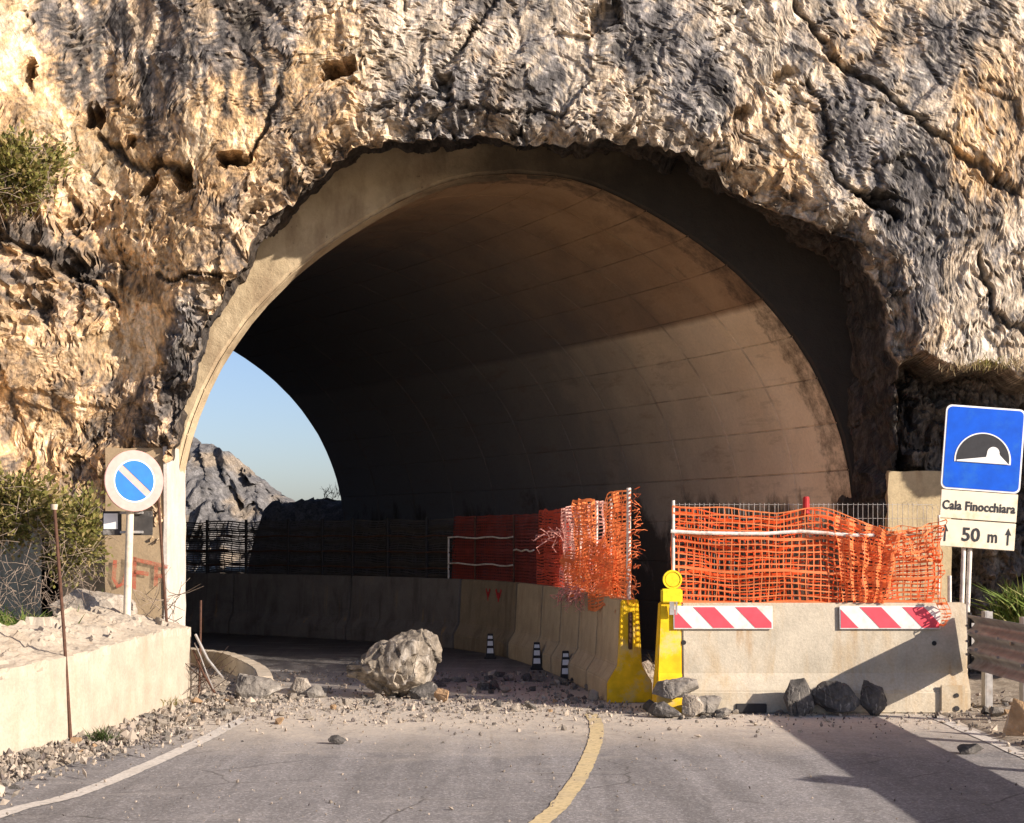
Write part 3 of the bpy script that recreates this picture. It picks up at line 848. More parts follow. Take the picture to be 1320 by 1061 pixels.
def exit_blocker(x_in, slope, side, name, y0=29.3, y1=60):  # rock walls added out of view to cut light at the exit
    ny_, nz_ = 120, 60
    ys = np.linspace(0, 1, ny_) ** 1.5 * (y1 - y0) + y0; zs = np.linspace(-.2, 13, nz_)
    GY, GZ = np.meshgrid(ys, zs)
    edge = x_in + slope * (GY - y0)
    c, e, r_ = cells(GY * .9, GZ * .8, 581 + side)
    GX = edge + side * (.35 * np.maximum(GZ, 0) + .5 * np.abs(c) + .5 * (fbm(GY * .6, GZ * .6, 587, 4) + 1) * .5)
    C = np.ones(GX.shape + (3,)) * np.array([.16, .14, .12]) * (1 + .4 * fbm(GY * 2, GZ * 2, 589, 4))[..., None]
    i0 = (np.arange(nz_ - 1)[:, None] * ny_ + np.arange(ny_ - 1)[None, :]).ravel()
    o = np_mesh(name, np.stack([GX, GY, GZ], -1).reshape(-1, 3), np.stack([i0, i0 + 1, i0 + ny_ + 1, i0 + ny_], 1), M['cliff'], smooth=True, cols=np.clip(C, .03, .5).reshape(-1, 3))
    tag(o, kind='structure')
exit_blocker(-7.3, -.30, -1, 'exit_blocker_rock')
exit_blocker(-2.9, -.04, 1, 'exit_blocker_rock')

# ------------------------------------------------------------------ left retaining wall, pier
def retaining_wall():
    ys = np.concatenate([np.linspace(4, 9, 20), np.linspace(9.05, 14.28, 150)])
    xf = np.interp(ys, [4, 8, 10.34, 11.4, 14.3], [-4.2, -3.85, -3.59, -3.30, -3.10])
    zt = np.interp(ys, [4, 10.34, 11.4, 13.6, 14.3], [.62, .665, .705, .76, .73])
    # section: front bottom -> front top edge -> rubble top -> back
    sec = [(0, 0.0)] + [(-.012 * k / 10, k / 10) for k in range(1, 11)]
    rows = []
    for y, x, z in zip(ys, xf, zt):
        row = []
        gro = .012 * perlin(np.array([y * 9.0]), np.array([2.0]), 601)[0] * (1 if 10.6 < y < 11.6 else .25)
        ch_ = max(0., float(fbm(np.array([y * 4.0]), np.array([1.0]), 605, 4)[0])) * .16
        for ox_, k in sec: row.append((x + ox_ + gro * k + .014 * float(fbm(np.array([y * 1.6]), np.array([k * 2.0]), 607, 4)[0]) - (ch_ * .6 if k == 1 else 0), y, z * k - .05 * (k == 0) - (ch_ if k == 1 else 0)))
        rows.append(row)
    nb = len(rows[0]); NTOP = 34
    base = np.array(rows)
    tt = np.linspace(0, 1, NTOP + 1)[1:]
    TX = xf[:, None] - .012 - .85 * tt[None, :]; TY = np.repeat(ys[:, None], NTOP, 1)
    c, e, r = cells(TX * 3.2, TY * 3.0, 611, 1.0); c2_, e_, r_ = cells(TX * 8, TY * 8, 617, 1.0)
    TZ = zt[:, None] + np.minimum(tt * 3, 1)[None, :] * (.05 * c + .012 * c2_ + .025 * fbm(TX * 6, TY * 6, 619, 4)) + .20 * tt[None, :] ** 1.1 * (1 + .25 * fbm(TX * 1.4, TY * 1.4, 621, 3))
    TZ += .012 * fbm(TX * 14, TY * 14, 623, 3)
    TZ[:, -1] = -.1
    top = np.stack([TX, TY, TZ], -1)
    allv = np.concatenate([base, top], 1); nn = allv.shape[1]
    # broken end
    allv[-8:, :, 1] += .05 * fbm(allv[-8:, :, 0] * 5, allv[-8:, :, 2] * 5, 631, 3)
    i0 = (np.arange(len(ys) - 1)[:, None] * nn + np.arange(nn - 1)[None, :]).ravel()
    fs = np.stack([i0, i0 + 1, i0 + nn + 1, i0 + nn], 1)
    v = allv.reshape(-1, 3)
    o = np_mesh('concrete_wall', v, fs, M['retain'], smooth=False)
    # end cap as fan
    bm = bmesh.new(); bm.from_mesh(o.data)
    st = (len(ys) - 1) * nn
    cv = bm.verts.new((-3.5, 14.30, .35)); bm.verts.ensure_lookup_table()
    for i in range(nn - 1):
        bm.faces.new((bm.verts[st + i], bm.verts[st + i + 1], cv))
    bm.faces.new((bm.verts[st + nn - 1], bm.verts[st], cv))
    bm.to_mesh(o.data); bm.free()
    tag(o, 'long low cream concrete wall with a broken rubble top along the left verge', 'wall')
retaining_wall()

pier = thing('portal_pier', 'brown concrete pier with faded red graffiti and white edge, left of the tunnel mouth', 'pier', (-4.19, 16.85, 0))
def rough_box(x0, x1, y0, y1, z0, z1, nx_, ny_, nz_, amp, seed, off, name, mat, parent):
    bm = bmesh.new()
    bmesh.ops.create_cube(bm, size=1)
    bmesh.ops.subdivide_edges(bm, edges=bm.edges[:], cuts=max(nx_, 1), use_grid_fill=True)
    P = np.array([v.co for v in bm.verts]) + .5
    x = x0 + P[:, 0] * (x1 - x0); y = y0 + P[:, 1] * (y1 - y0); z = z0 + P[:, 2] * (z1 - z0)
    dx = amp * fbm(y * 2 + z * 3, z * 3, seed, 3); dz = amp * fbm(x * 4, y * 4, seed + 5, 3) * (P[:, 2] > .99)
    edge = ((P[:, 0] > .99) | (P[:, 0] < .01)).astype(float)
    for v, a, b, c, d, e, g in zip(bm.verts, x, y, z, dx, dz, edge):
        v.co = (a + d * g - off[0], b + d * .4 - off[1], c + e - off[2])
    me = bpy.data.meshes.new(name); bm.to_mesh(me); bm.free()
    return link_mesh(name, me, mat, parent)
rough_box(-4.53, -3.875, 16.42, 17.3, -.1, 2.6, 12, 4, 20, .02, 701, (-4.19, 16.85, 0), 'body', M['pier'], pier)
rough_box(-3.875, -3.835, 16.40, 17.32, -.1, 2.62, 14, 4, 30, .022, 711, (-4.19, 16.85, 0), 'white_edge', M['sunlit_edge'], pier)
# graffiti strokes: U F F, sprayed thin and faded
def mat_spray():
    t = NT('faded_red_spray'); o = t.tc.outputs['Object']
    t.fin((.42, .10, .06), .9, 0, .1)
    tr = t.n.new('ShaderNodeBsdfTransparent'); mx = t.n.new('ShaderNodeMixShader')
    t.l.new(t.ramp(t.noise(o, 16, 6, .7), [(.35, .25), (.62, .85)]), mx.inputs[0])
    t.l.new(tr.outputs[0], mx.inputs[1]); t.l.new(t.p.outputs[0], mx.inputs[2]); t.l.new(mx.outputs[0], t.out.inputs[0])
    return t.m
M['spray'] = mat_spray()
def stroke(mb, pts, w, y):
    pts = [Vector((p[0], 0, p[1])) for p in pts]
    vs = []
    for i, p in enumerate(pts):
        d = (pts[min(i + 1, len(pts) - 1)] - pts[max(i - 1, 0)]).normalized(); nrm = Vector((-d.z, 0, d.x))
        vs += [p + nrm * w / 2 + Vector((0, y, 0)), p - nrm * w / 2 + Vector((0, y, 0))]
    mb.add(vs, [(2 * i, 2 * i + 1, 2 * i + 3, 2 * i + 2) for i in range(len(pts) - 1)])
def PXZ(px, py, Y=16.4):
    p = W(px, py, Y); return (p.x + 4.19, p.z)
gy = 16.385 - 16.85
for letter in ([[(149, 722), (147, 745), (152, 756), (160, 752), (164, 735), (165, 718)]],
               [[(174, 718), (173, 760)], [(173, 721), (196, 726)], [(173, 737), (192, 740)]],
               [[(202, 727), (201, 756)], [(196, 726), (217, 731)], [(201, 742), (213, 743)]]):
    mb = MB()
    for s_ in letter: stroke(mb, [PXZ(*p) for p in s_], .045, gy)
    mb.build('graffiti_letter', M['spray'], pier)

block = rough_box(4.13, 4.82, 16.18, 17.3, -.1, 2.33, 10, 4, 20, .02, 721, (4.4, 16.7, 0), 'concrete_block', M['block'], None)
block.location = (4.4, 16.7, 0)
tag(block, 'upright weathered concrete block standing behind the orange net, right of the tunnel mouth', 'concrete block')

# ------------------------------------------------------------------ lane barrier row
row_pts = [(1.14, 14.25), (1.02, 15.3), (.86, 16.4), (.66, 17.5), (.42, 18.6), (.12, 19.7), (-.40, 20.9), (-1.3, 22.1), (-2.5, 23.2), (-4.0, 24.3), (-5.6, 25.2), (-7.4, 26.0), (-9.0, 26.6)]
def catmull(pts, sub):
    out = []
    for i in range(len(pts) - 1):
        p0 = Vector(pts[max(i - 1, 0)]); p1 = Vector(pts[i]); p2 = Vector(pts[i + 1]); p3 = Vector(pts[min(i + 2, len(pts) - 1)])
        for s in range(sub):
            t = s / sub
            out.append(.5 * ((2 * p1) + (p2 - p0) * t + (2 * p0 - 5 * p1 + 4 * p2 - p3) * t * t + (3 * p1 - p0 - 3 * p2 + p3) * t ** 3))
    out.append(Vector(pts[-1])); return out
RP = catmull(row_pts, 12)
rl = [0]
for a, b in zip(RP[:-1], RP[1:]): rl.append(rl[-1] + (b - a).length)
def row_at(s):
    s = min(max(s, 0), rl[-1] - 1e-4)
    i = max(0, int(np.searchsorted(rl, s)) - 1); t = (s - rl[i]) / (rl[i + 1] - rl[i])
    return RP[i].lerp(RP[i + 1], t)
def row_dir(s):
    return (row_at(s + .15) - row_at(s - .15)).normalized()
jersey_sec = [(-.22, 0), (-.22, .20), (-.12, .36), (-.085, 1.0), (.085, 1.0), (.12, .36), (.22, .20), (.22, 0)]
def barrier_mesh(s0, s1, nseg=4):
    vs = []; fs = []; m = len(jersey_sec)
    for k in range(nseg + 1):
        s = s0 + (s1 - s0) * k / nseg
        p = row_at(s); d = row_dir(s); nr = Vector((d.y, -d.x))     # to the right of travel
        for o_, z in jersey_sec: vs.append((p.x + nr.x * o_, p.y + nr.y * o_, z))
    for k in range(nseg):
        for i in range(m):
            j = (i + 1) % m
            fs.append((k * m + i, k * m + j, (k + 1) * m + j, (k + 1) * m + i))
    fs.append(tuple(range(m))); fs.append(tuple(nseg * m + i for i in range(m - 1, -1, -1)))
    return vs, fs
seglens = [1.22, .98, .98, 1.0, 1.25, 1.9, 2.6, 2.6, 2.6]
s = .03
names = ['yellow-ended concrete barrier at the near end of the row inside the tunnel mouth', 'second concrete barrier of the row, behind the yellow-ended one', 'third concrete barrier of the row, below the bunched net', 'fourth concrete barrier of the row, below the edge of the pale red net',
         'fifth concrete barrier of the row, under the start of the dark net', 'concrete barrier with two small red marks near its top', 'shaded concrete barrier behind the big fallen boulder', 'shaded concrete barrier on the inner bend of the tunnel', 'farthest concrete barrier, seen beside the left tunnel wall']
for k, Ls in enumerate(seglens):
    p = row_at(s + Ls / 2)
    t_ = thing('concrete_barrier', names[k], 'barrier', (p.x, p.y, 0), group='concrete barriers in a row through the tunnel')
    vs, fs = barrier_mesh(s + .012, s + Ls - .012)
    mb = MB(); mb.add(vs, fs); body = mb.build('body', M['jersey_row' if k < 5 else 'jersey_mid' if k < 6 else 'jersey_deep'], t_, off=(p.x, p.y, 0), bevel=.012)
    if k == 0:
        vs, fs = barrier_mesh(s - .055, s + .008, 1)
        mb = MB(); mb.add([(x_, y_, z_ * .998 if z_ > 0 else 0) for x_, y_, z_ in vs], fs)
        mb.build('painted_end', M['yellow'], t_, off=(p.x, p.y, 0), bevel=.01)
        q_ = row_at(0); d = row_dir(.1); nr = Vector((d.y, -d.x))
        rotm = Matrix.Rotation(math.atan2(d.y, d.x) - math.pi / 2, 3, 'Z')
        fr = MB(); c_ = Vector((q_.x, q_.y, .70)) - Vector((d.x, d.y, 0)) * .03
        # raised frame round a dark coupling slot
        fr.box(c_, (.045, .02, .36), rotm); fr.build('coupling_slot', M['rust'], t_, off=(p.x, p.y, 0), bevel=.008)
        fr = MB(); fr.box(c_ + Vector((nr.x * .03, nr.y * .03, 0)) - Vector((d.x, d.y, 0)) * .008, (.022, .03, .40), rotm)
        fr.build('coupling_bar', M['yellow'], t_, off=(p.x, p.y, 0), bevel=.006)
    if k == 5:
        nrm = row_dir(s + Ls / 2); nl = Vector((-nrm.y, nrm.x, 0))
        for dd, w_ in ((-.25, .17), (.12, .11)):
            pp_ = row_at(s + Ls / 2 + dd); mb = MB()
            for hh in (0, 1, 2):
                mb.box(Vector((pp_.x, pp_.y, .83 - (hh % 2) * .05)) + nl * .103 + Vector((nrm.x, nrm.y, 0)) * (hh * w_ / 3 - w_ / 3), (w_ / 4, .004, .13), Matrix.Rotation(math.atan2(nrm.y, nrm.x), 3, 'Z') @ Matrix.Rotation(-.5 + hh * .5, 3, 'Y'))
            mb.build('red_mark', M['red'], t_, off=(p.x, p.y, 0))
    s += Ls

# ------------------------------------------------------------------ front barrier
FB = (2.78, 13.62, 0)
fb = thing('concrete_barrier', 'pale concrete barrier facing the road with two red and white striped boards', 'barrier', FB)
def fsec(z):     # half thickness
    return float(np.interp(z, [0, .2, .36, 1.0], [.23, .23, .14, .09]))
def front_body(x0, x1, name, mat, top=1.0, grow=0.0, cut=True):
    zs = [0, .20, .36, .68, top]
    nxs = 9; vs = []; fs = []
    for sgn in (-1, 1):
        for z in zs:
            for i in range(nxs):
                xx = x0 + (x1 - x0) * i / (nxs - 1)
                if x0 < 1.5 and i == 0: xx -= .05 * (1 - z)
                vs.append((xx - FB[0], sgn * (fsec(z) + grow), z))
    n_ = nxs; m2 = len(zs) * n_
    for r_ in range(len(zs) - 1):
        for i in range(n_ - 1):
            a = r_ * n_ + i
            fs.append((a, a + 1, a + n_ + 1, a + n_)); fs.append((m2 + a, m2 + a + n_, m2 + a + n_ + 1, m2 + a + 1))
    tp = (len(zs) - 1) * n_
    for i in range(n_ - 1): fs.append((tp + i, tp + i + 1, m2 + tp + i + 1, m2 + tp + i)); fs.append((i, m2 + i, m2 + i + 1, i + 1))
    for i in (0, n_ - 1):
        for r_ in range(len(zs) - 1):
            a = r_ * n_ + i; fs.append((a, a + n_, m2 + a + n_, m2 + a))
    mb = MB(); mb.add(vs, fs); return mb.build(name, mat, fb, bevel=.012)
front_body(1.56, 4.17, 'body', M['jersey'])
front_body(1.36, 1.556, 'painted_end', M['yellow'], 1.003)
def on_face(px, py, out=.0):
    """local point on barrier front face"""
    Y = 13.53; p = W(px, py, Y)
    return Vector((p.x - FB[0], -(fsec(p.z) + .0) - out, p.z))
tilt = math.atan2(.14 - .09, .64)
def striped(px0, px1, name='striped_board'):
    a = W(px0, 811, 13.5); b = W(px1, 781, 13.5)
    w_ = b.x - a.x; h_ = b.z - a.z; cx = (a.x + b.x) / 2 - FB[0]; cz = (a.z + b.z) / 2
    o = MB().box((0, 0, 0), (w_, .012, h_)).build(name, M['white_refl'], fb, bevel=.003)
    o.location = (cx, -fsec(cz) - .02, cz); o.rotation_euler = (-tilt, 0, 0)
    # stripes leaning left-up
    m = .012; iw, ih = w_ - 2 * m, h_ - 2 * m; st = iw / 4.6
    for k in range(-1, 6, 2):
        x0 = -iw / 2 + k * st - .02; sh = ih * .95
        poly = [(x0 + sh, -ih / 2), (x0 + sh + st, -ih / 2), (x0 + st, ih / 2), (x0, ih / 2)]
        # clip to the board
        def clip(poly, sgn, lim):
            out = []
            for i in range(len(poly)):
                p, q_ = poly[i], poly[(i + 1) % len(poly)]
                ip, iq = sgn * p[0] <= lim, sgn * q_[0] <= lim
                if ip: out.append(p)
                if ip != iq:
                    t = (sgn * lim - p[0]) / (q_[0] - p[0]); out.append((sgn * lim, p[1] + t * (q_[1] - p[1])))
            return out
        poly = clip(clip(poly, 1, iw / 2), -1, iw / 2)
        if len(poly) > 2:
            MB().prism(poly, -.0095, -.006).build('red_stripe', M['red_refl'], o)
striped(868, 996); striped(1082, 1212)
for px, py in ((881, 828), (1203, 829)):
    p = on_face(px, py)
    MB().tube([p + Vector((0, -.004, 0)), p + Vector((0, .02, 0))], .022, 12).build('bolt_hole', M['black'], fb)
# lifting slot at the foot
MB().box((W(968, 912, 13.4).x - FB[0], -.236, .05), (.28, .02, .085)).build('foot_slot', M['black'], fb, bevel=.006)
MB().box((4.0 - FB[0], -.245, .13), (.22, .03, .26)).build('end_plate', M['jersey'], fb, bevel=.006)
MB().tube([(4.03 - FB[0], -.27, .17), (4.03 - FB[0], -.25, .17)], .02, 10).build('bolt_hole', M['black'], fb)
MB().tube([(4.03 - FB[0], -.27, .05), (4.03 - FB[0], -.25, .05)], .025, 10).build('bolt_hole', M['black'], fb)

# warning lamp
lp = W(868, 780, 13.45)
lamp = thing('warning_lamp', 'round yellow warning lamp on the yellow end of the front barrier', 'lamp', (lp.x, 13.56, 1.0))
MB().box((-.005, 0, .065), (.19, .12, .13)).build('battery_box', M['yellow_box'], lamp, bevel=.012)
mb = MB(); mb.tube([(0, -.045, .215), (0, -.03, .215), (0, .03, .215), (0, .045, .215)], [.065, .083, .083, .065], 24)
mb.build('lens', M['yellow_lens'], lamp, smooth=True)
mb = MB()
for k in range(24):
    a = 2 * math.pi * k / 24; b = 2 * math.pi * (k + 1) / 24
    mb.add([(math.cos(a) * .072, -.05, .215 + math.sin(a) * .072), (math.cos(b) * .072, -.05, .215 + math.sin(b) * .072), (math.cos(b) * .088, -.05, .215 + math.sin(b) * .088), (math.cos(a) * .088, -.05, .215 + math.sin(a) * .088),
            (math.cos(a) * .088, .0, .215 + math.sin(a) * .088), (math.cos(b) * .088, .0, .215 + math.sin(b) * .088)], [(0, 1, 2, 3), (3, 2, 5, 4)])
mb.build('lens_rim', M['yellow_box'], lamp, smooth=True)
MB().box((-.01, -.09, -.045), (.045, .012, .12)).box((.03, -.09, -.045), (.018, .012, .12)).build('bracket', M['steel'], lamp)

# ------------------------------------------------------------------ nets
def net_mesh(S, nu, nv, wu, wv, du=40, dv=14, us=None, vs_=None, seed=1, drop=0.0):
    """S(u,v)->Vector. vertical strands nu, horizontal strands nv, widths"""
    rnd = random.Random(seed); mb = MB(); us = us or [i / (nu - 1) for i in range(nu)]; vv = vs_ or [j / (nv - 1) for j in range(nv)]
    eps = .004
    for u in us:
        if rnd.random() < drop: continue
        pts = [S(u, k / dv) for k in range(dv + 1)]
        tg = (S(min(u + eps, 1), .5) - S(max(u - eps, 0), .5)); 
        vs = []
        for k in range(dv + 1):
            t = (S(min(u + eps, 1), k / dv) - S(max(u - eps, 0), k / dv))
            t = t.normalized() if t.length > 1e-6 else Vector((1, 0, 0))
            w = wu * rnd.uniform(.75, 1.2) / 2
            vs += [pts[k] - t * w, pts[k] + t * w]
        mb.add(vs, [(2 * k, 2 * k + 1, 2 * k + 3, 2 * k + 2) for k in range(dv)])
    for j, v in enumerate(vv):
        if rnd.random() < drop: continue
        ww = wv * (2.1 if j % 5 == 0 else 1.0)
        vs = []
        for k in range(du + 1):
            p = S(k / du, v); t = (S(k / du, min(v + .02, 1)) - S(k / du, max(v - .02, 0)))
            t = t.normalized() if t.length > 1e-6 else Vector((0, 0, 1))
            w = ww * rnd.uniform(.8, 1.2) / 2
            vs += [p - t * w + Vector((0, -.002, 0)), p + t * w + Vector((0, -.002, 0))]
        mb.add(vs, [(2 * k, 2 * k + 1, 2 * k + 3, 2 * k + 2) for k in range(du)])
    return mb

YF = 13.58
fence = thing('net_fence', 'orange plastic mesh fence with a white rail above the front barrier', 'fence', (2.78, YF, 1.0))
FO = (2.78, YF, 1.0)
def zpx(py): return EYE - (py - HOR) / F * YF
def xpx(px): return (px - 660) / F * YF
topc = lambda x: float(np.interp(x, [xpx(865), xpx(900), xpx(960), xpx(1000), xpx(1040), xpx(1060), xpx(1100), xpx(1150), xpx(1180), xpx(1217)], [zpx(651), zpx(653), zpx(659), zpx(660), zpx(655), zpx(656), zpx(668), zpx(686), zpx(682), zpx(680)]))
import mathutils
def wob(p, s, a):
    n_ = mathutils.noise.noise_vector(Vector(p) * s); return n_ * a
def S_front(u, v):
    x = xpx(866) + (xpx(1211) - xpx(866)) * u
    # strands lean and bunch toward px 1110-1150
    x += .10 * math.exp(-((u - .70) / .10) ** 2) * (.5 - v) + .006 * math.sin(v * 9 + u * 30)
    zt = topc(x); z = 1.0 + (zt - 1.0) * v + .014 * math.sin(u * 17 + v * 4) - .02 * math.sin(u * math.pi) * math.sin(v * math.pi)
    y = YF - .02 + .05 * math.sin(u * 11 + 2 * v) * v * (1 - v) * 2
    return Vector((x, y, z)) + wob((x, y, z), 4, .008)
net_mesh(S_front, 37, 15, .009, .012, 90, 22, seed=3).build('net', M['orange'], fence, off=FO)
def S_back(u, v):
    x = xpx(868) + (xpx(1206) - xpx(868)) * u
    zt = topc(x) - .03; z = 1.0 + (zt - 1.0) * v + .02 * math.sin(u * 13 + 1)
    return Vector((x, YF + .07 + .03 * math.sin(u * 9), z)) + wob((x, 9, z), 5, .03)
net_mesh(S_back, 40, 17, .012, .014, 60, 18, seed=4).build('back_net', M['orange_in'], fence, off=FO)
def S_wad(u, v):        # slanting bunched fold
    x0 = xpx(1075) + (xpx(1158) - xpx(1075)) * u; x1 = xpx(1085) + (xpx(1140) - xpx(1085)) * u
    x = x1 + (x0 - x1) * v; z = 1.02 + (topc(x0) - .03 - 1.02) * v
    return Vector((x, YF - .06 + .03 * math.sin(u * 25), z)) + wob((x, 3, z), 7, .03)
net_mesh(S_wad, 12, 22, .011, .014, 26, 14, seed=5).build('folded_net', M['orange'], fence, off=FO)
def S_tang(u, v):
    x = xpx(1130) + (xpx(1211) - xpx(1130)) * u; z = zpx(722) + (zpx(676) - zpx(722)) * v + .05 * math.sin(u * 5 + v * 3)
    return Vector((x, YF - .05 + .04 * math.sin(u * 15 + v * 9), z)) + wob((x, 5, z), 6, .06)
net_mesh(S_tang, 12, 7, .010, .013, 26, 14, seed=6).build('tangled_net', M['orange'], fence, off=FO)
def S_edge(u, v):
    x = xpx(1204) + .06 * u + .03 * math.sin(v * 14); z = .80 + (zpx(680) - .80) * v
    return Vector((x, YF - .14 * (v < .3) - .02 + .05 * math.sin(u * 9 + v * 8), z)) + wob((x, 7, z), 9, .03)
net_mesh(S_edge, 5, 24, .010, .012, 8, 30, seed=7).build('net_edge', M['orange'], fence, off=FO)
# white rail
mb = MB(); rp = [(864, 685), (900, 687), (950, 688), (985, 688), (1030, 685), (1060, 687), (1095, 690), (1125, 690)]
mb.tube([(xpx(a), YF - .05, zpx(b)) for a, b in rp], .017, 8)
mb.build('rail', M['white_tape'], fence, off=FO, smooth=True)
MB().tube([(xpx(1125), YF - .05, zpx(690)), (xpx(1165), YF - .045, zpx(690)), (xpx(1200), YF - .05, zpx(686))], .006, 6).build('rail_end', M['twig'], fence, off=FO)
MB().tube([(xpx(868), YF + .0, .98), (xpx(868), YF, zpx(645))], .014, 8).build('post', M['post_white'], fence, off=FO)
MB().tube([(xpx(1040), YF + .03, .98), (xpx(1040), YF + .03, zpx(652))], .014, 8).build('post', M['rust'], fence, off=FO)
MB().tube([(xpx(1040), YF + .03, zpx(662)), (xpx(1040), YF + .03, zpx(642)), (xpx(1040), YF + .03, zpx(640))], [.032, .030, .022], 12).build('red_cap', M['red'], fence, off=FO)
MB().tube([(xpx(1211), YF + .02, .98), (xpx(1211), YF + .02, zpx(664))], .012, 8).build('post', M['post_white'], fence, off=FO)
# wire panel behind, with hooked tops
wp = thing('wire_panel', 'grey welded wire panel standing upright just behind the orange net', 'fence', (2.78, YF + .12, 1.0))
mb = MB(); x = xpx(872)
while x < xpx(1208):
    zt = zpx(648) if x < xpx(1185) else zpx(652)
    lean = random.uniform(-.008, .008)
    pts = [(x, YF + .12, .97), (x + lean, YF + .12, zt)]
    if x > xpx(1165): pts += [(x + .03, YF + .1, zt + .012), (x + .05, YF + .1, zt - .03)]
    mb.tube(pts, .0022, 4); x += .046
for zz in (zpx(650), zpx(668), zpx(700), zpx(735), zpx(770)):
    mb.tube([(xpx(870), YF + .125, zz), (xpx(1208), YF + .125, zz)], .0022, 4)
o = mb.build('wires', M['steel'], wp, off=(2.78, YF + .12, 1.0)); o['kind'] = 'stuff'

# nets along the barrier row
RO = (row_at(1.8).x, row_at(1.8).y, 1.0)
rf = thing('net_fence', 'crumpled orange and pale red mesh bunched between white posts on the barrier row', 'fence', RO)
def s_from_px(px):
    best = min(range(0, 1500), key=lambda i: abs(660 + F * row_at(i * .01).x / row_at(i * .01).y - px)); return best * .01
def S_row(px0, px1, z0, z1, off=0.0, amp=.05, fr=20, seed=0, ta=0, tb=0):
    s0, s1 = s_from_px(px0), s_from_px(px1)
    def S(u, v):
        s_ = s0 + (s1 - s0) * u
        p = row_at(s_); d = row_dir(s_)
        z = z0(u) + (z1(u) - z0(u)) * v
        o_ = off + amp * math.sin(u * fr + seed + v * 2.5) * (.4 + .6 * v)
        nl = Vector((-d.y, d.x, 0))
        return Vector((p.x, p.y, z)) + nl * o_ + wob((p.x + seed, p.y, z), 5, amp * .9)
    return S
c0 = lambda z: (lambda u: z)
net_mesh(S_row(694, 731, c0(1.0), c0(1.93), .0, .03, 14, 1), 16, 26, .012, .017, 40, 16, seed=11).build('net', M['red_net'], rf, off=RO)
net_mesh(S_row(696, 733, c0(1.0), c0(1.93), -.05, .02, 8, 5), 12, 22, .02, .02, 30, 12, seed=12).build('net', M['red_net'], rf, off=RO)
net_mesh(S_row(728, 749, c0(1.0), c0(1.95), .03, .05, 18, 2), 16, 28, .010, .012, 30, 16, seed=13).build('net', M['pink_net'], rf, off=RO)
net_mesh(S_row(744, 776, lambda u: 1.0 - .08 * u, lambda u: 1.99 - .25 * max(0, u - .75) * 4 * .3, .05, .06, 16, 3), 22, 26, .014, .016, 40, 20, seed=14).build('net', M['orange'], rf, off=RO)
net_mesh(S_row(746, 778, c0(1.0), lambda u: 1.98, -.03, .04, 22, 4), 18, 26, .013, .012, 40, 20, seed=15).build('net', M['pink_net'], rf, off=RO)
net_mesh(S_row(742, 806, lambda u: .88 + .06 * math.sin(u * 9), lambda u: 1.55 - .25 * abs(u - .45), .09, .07, 13, 6), 30, 20, .018, .018, 50, 22, seed=16).build('folded_net', M['orange'], rf, off=RO)
net_mesh(S_row(776, 812, c0(.97), lambda u: 1.55 + .5 * min(1, u * 2.6), .03, .045, 15, 7), 20, 30, .016, .017, 40, 24, seed=17).build('net', M['orange'], rf, off=RO)
net_mesh(S_row(778, 813, c0(.97), lambda u: 1.5 + .5 * min(1, u * 2.6), -.04, .04, 11, 8), 16, 24, .014, .016, 40, 24, seed=18).build('back_net', M['orange'], rf, off=RO)
# frayed curls at the near edge and frayed hanging ends
mb = MB(); rnd = random.Random(5)
def frays(mb, pc, n, sp, ln, dirv, r=.005):
    for _ in range(n):
        p = Vector(pc) + Vector((rnd.gauss(0, sp[0]), rnd.gauss(0, sp[1]), rnd.gauss(0, sp[2])))
        d = Vector(dirv) + Vector((rnd.uniform(-1, 1), rnd.uniform(-1, 1), rnd.uniform(-1, 1))) * .8
        q_ = p + d.normalized() * ln * rnd.uniform(.5, 1.2); r_ = q_ + Vector((rnd.uniform(-1, 1), rnd.uniform(-1, 1), rnd.uniform(-1, .3))) * ln * .5
        mb.tube([p, q_, r_], [r, r, r * .6], 4)
e_ = row_at(.0)
for zz in (1.9, 1.72, 1.55, 1.35, 1.15): frays(mb, (e_.x + .03, e_.y - .02, zz), 10, (.02, .02, .07), .07, (1, -.3, 0))
mb.build('frayed_edge', M['orange'], rf, off=RO)['kind'] = 'stuff'
mb = MB()
for ppx in (748, 756, 765): 
    q_ = row_at(s_from_px(ppx)); frays(mb, (q_.x - .12, q_.y - .05, 1.0), 22, (.05, .05, .06), .13, (-.6, -.3, -.6), .006)
mb.build('frayed_hem', M['pink_net'], rf, off=RO)['kind'] = 'stuff'
mb = MB()
q_ = row_at(s_from_px(728)); frays(mb, (q_.x - .08, q_.y - .05, 1.62), 30, (.12, .1, .05), .14, (-.5, 0, .1), .007)
mb.build('white_fray', M['pink_net'], rf, off=RO)['kind'] = 'stuff'
for ppx, ytop, r_ in ((729, 657, .012), (748, 652, .014), (769, 647, .013), (787, 643, .014), (810, 629, .022)):
    q_ = row_at(s_from_px(ppx)); zt = EYE + (HOR - ytop) / F * q_.y
    MB().tube([(q_.x, q_.y, .97), (q_.x + .004, q_.y, zt)], r_, 10).build('post', M['post_white'], rf, off=RO, smooth=True)
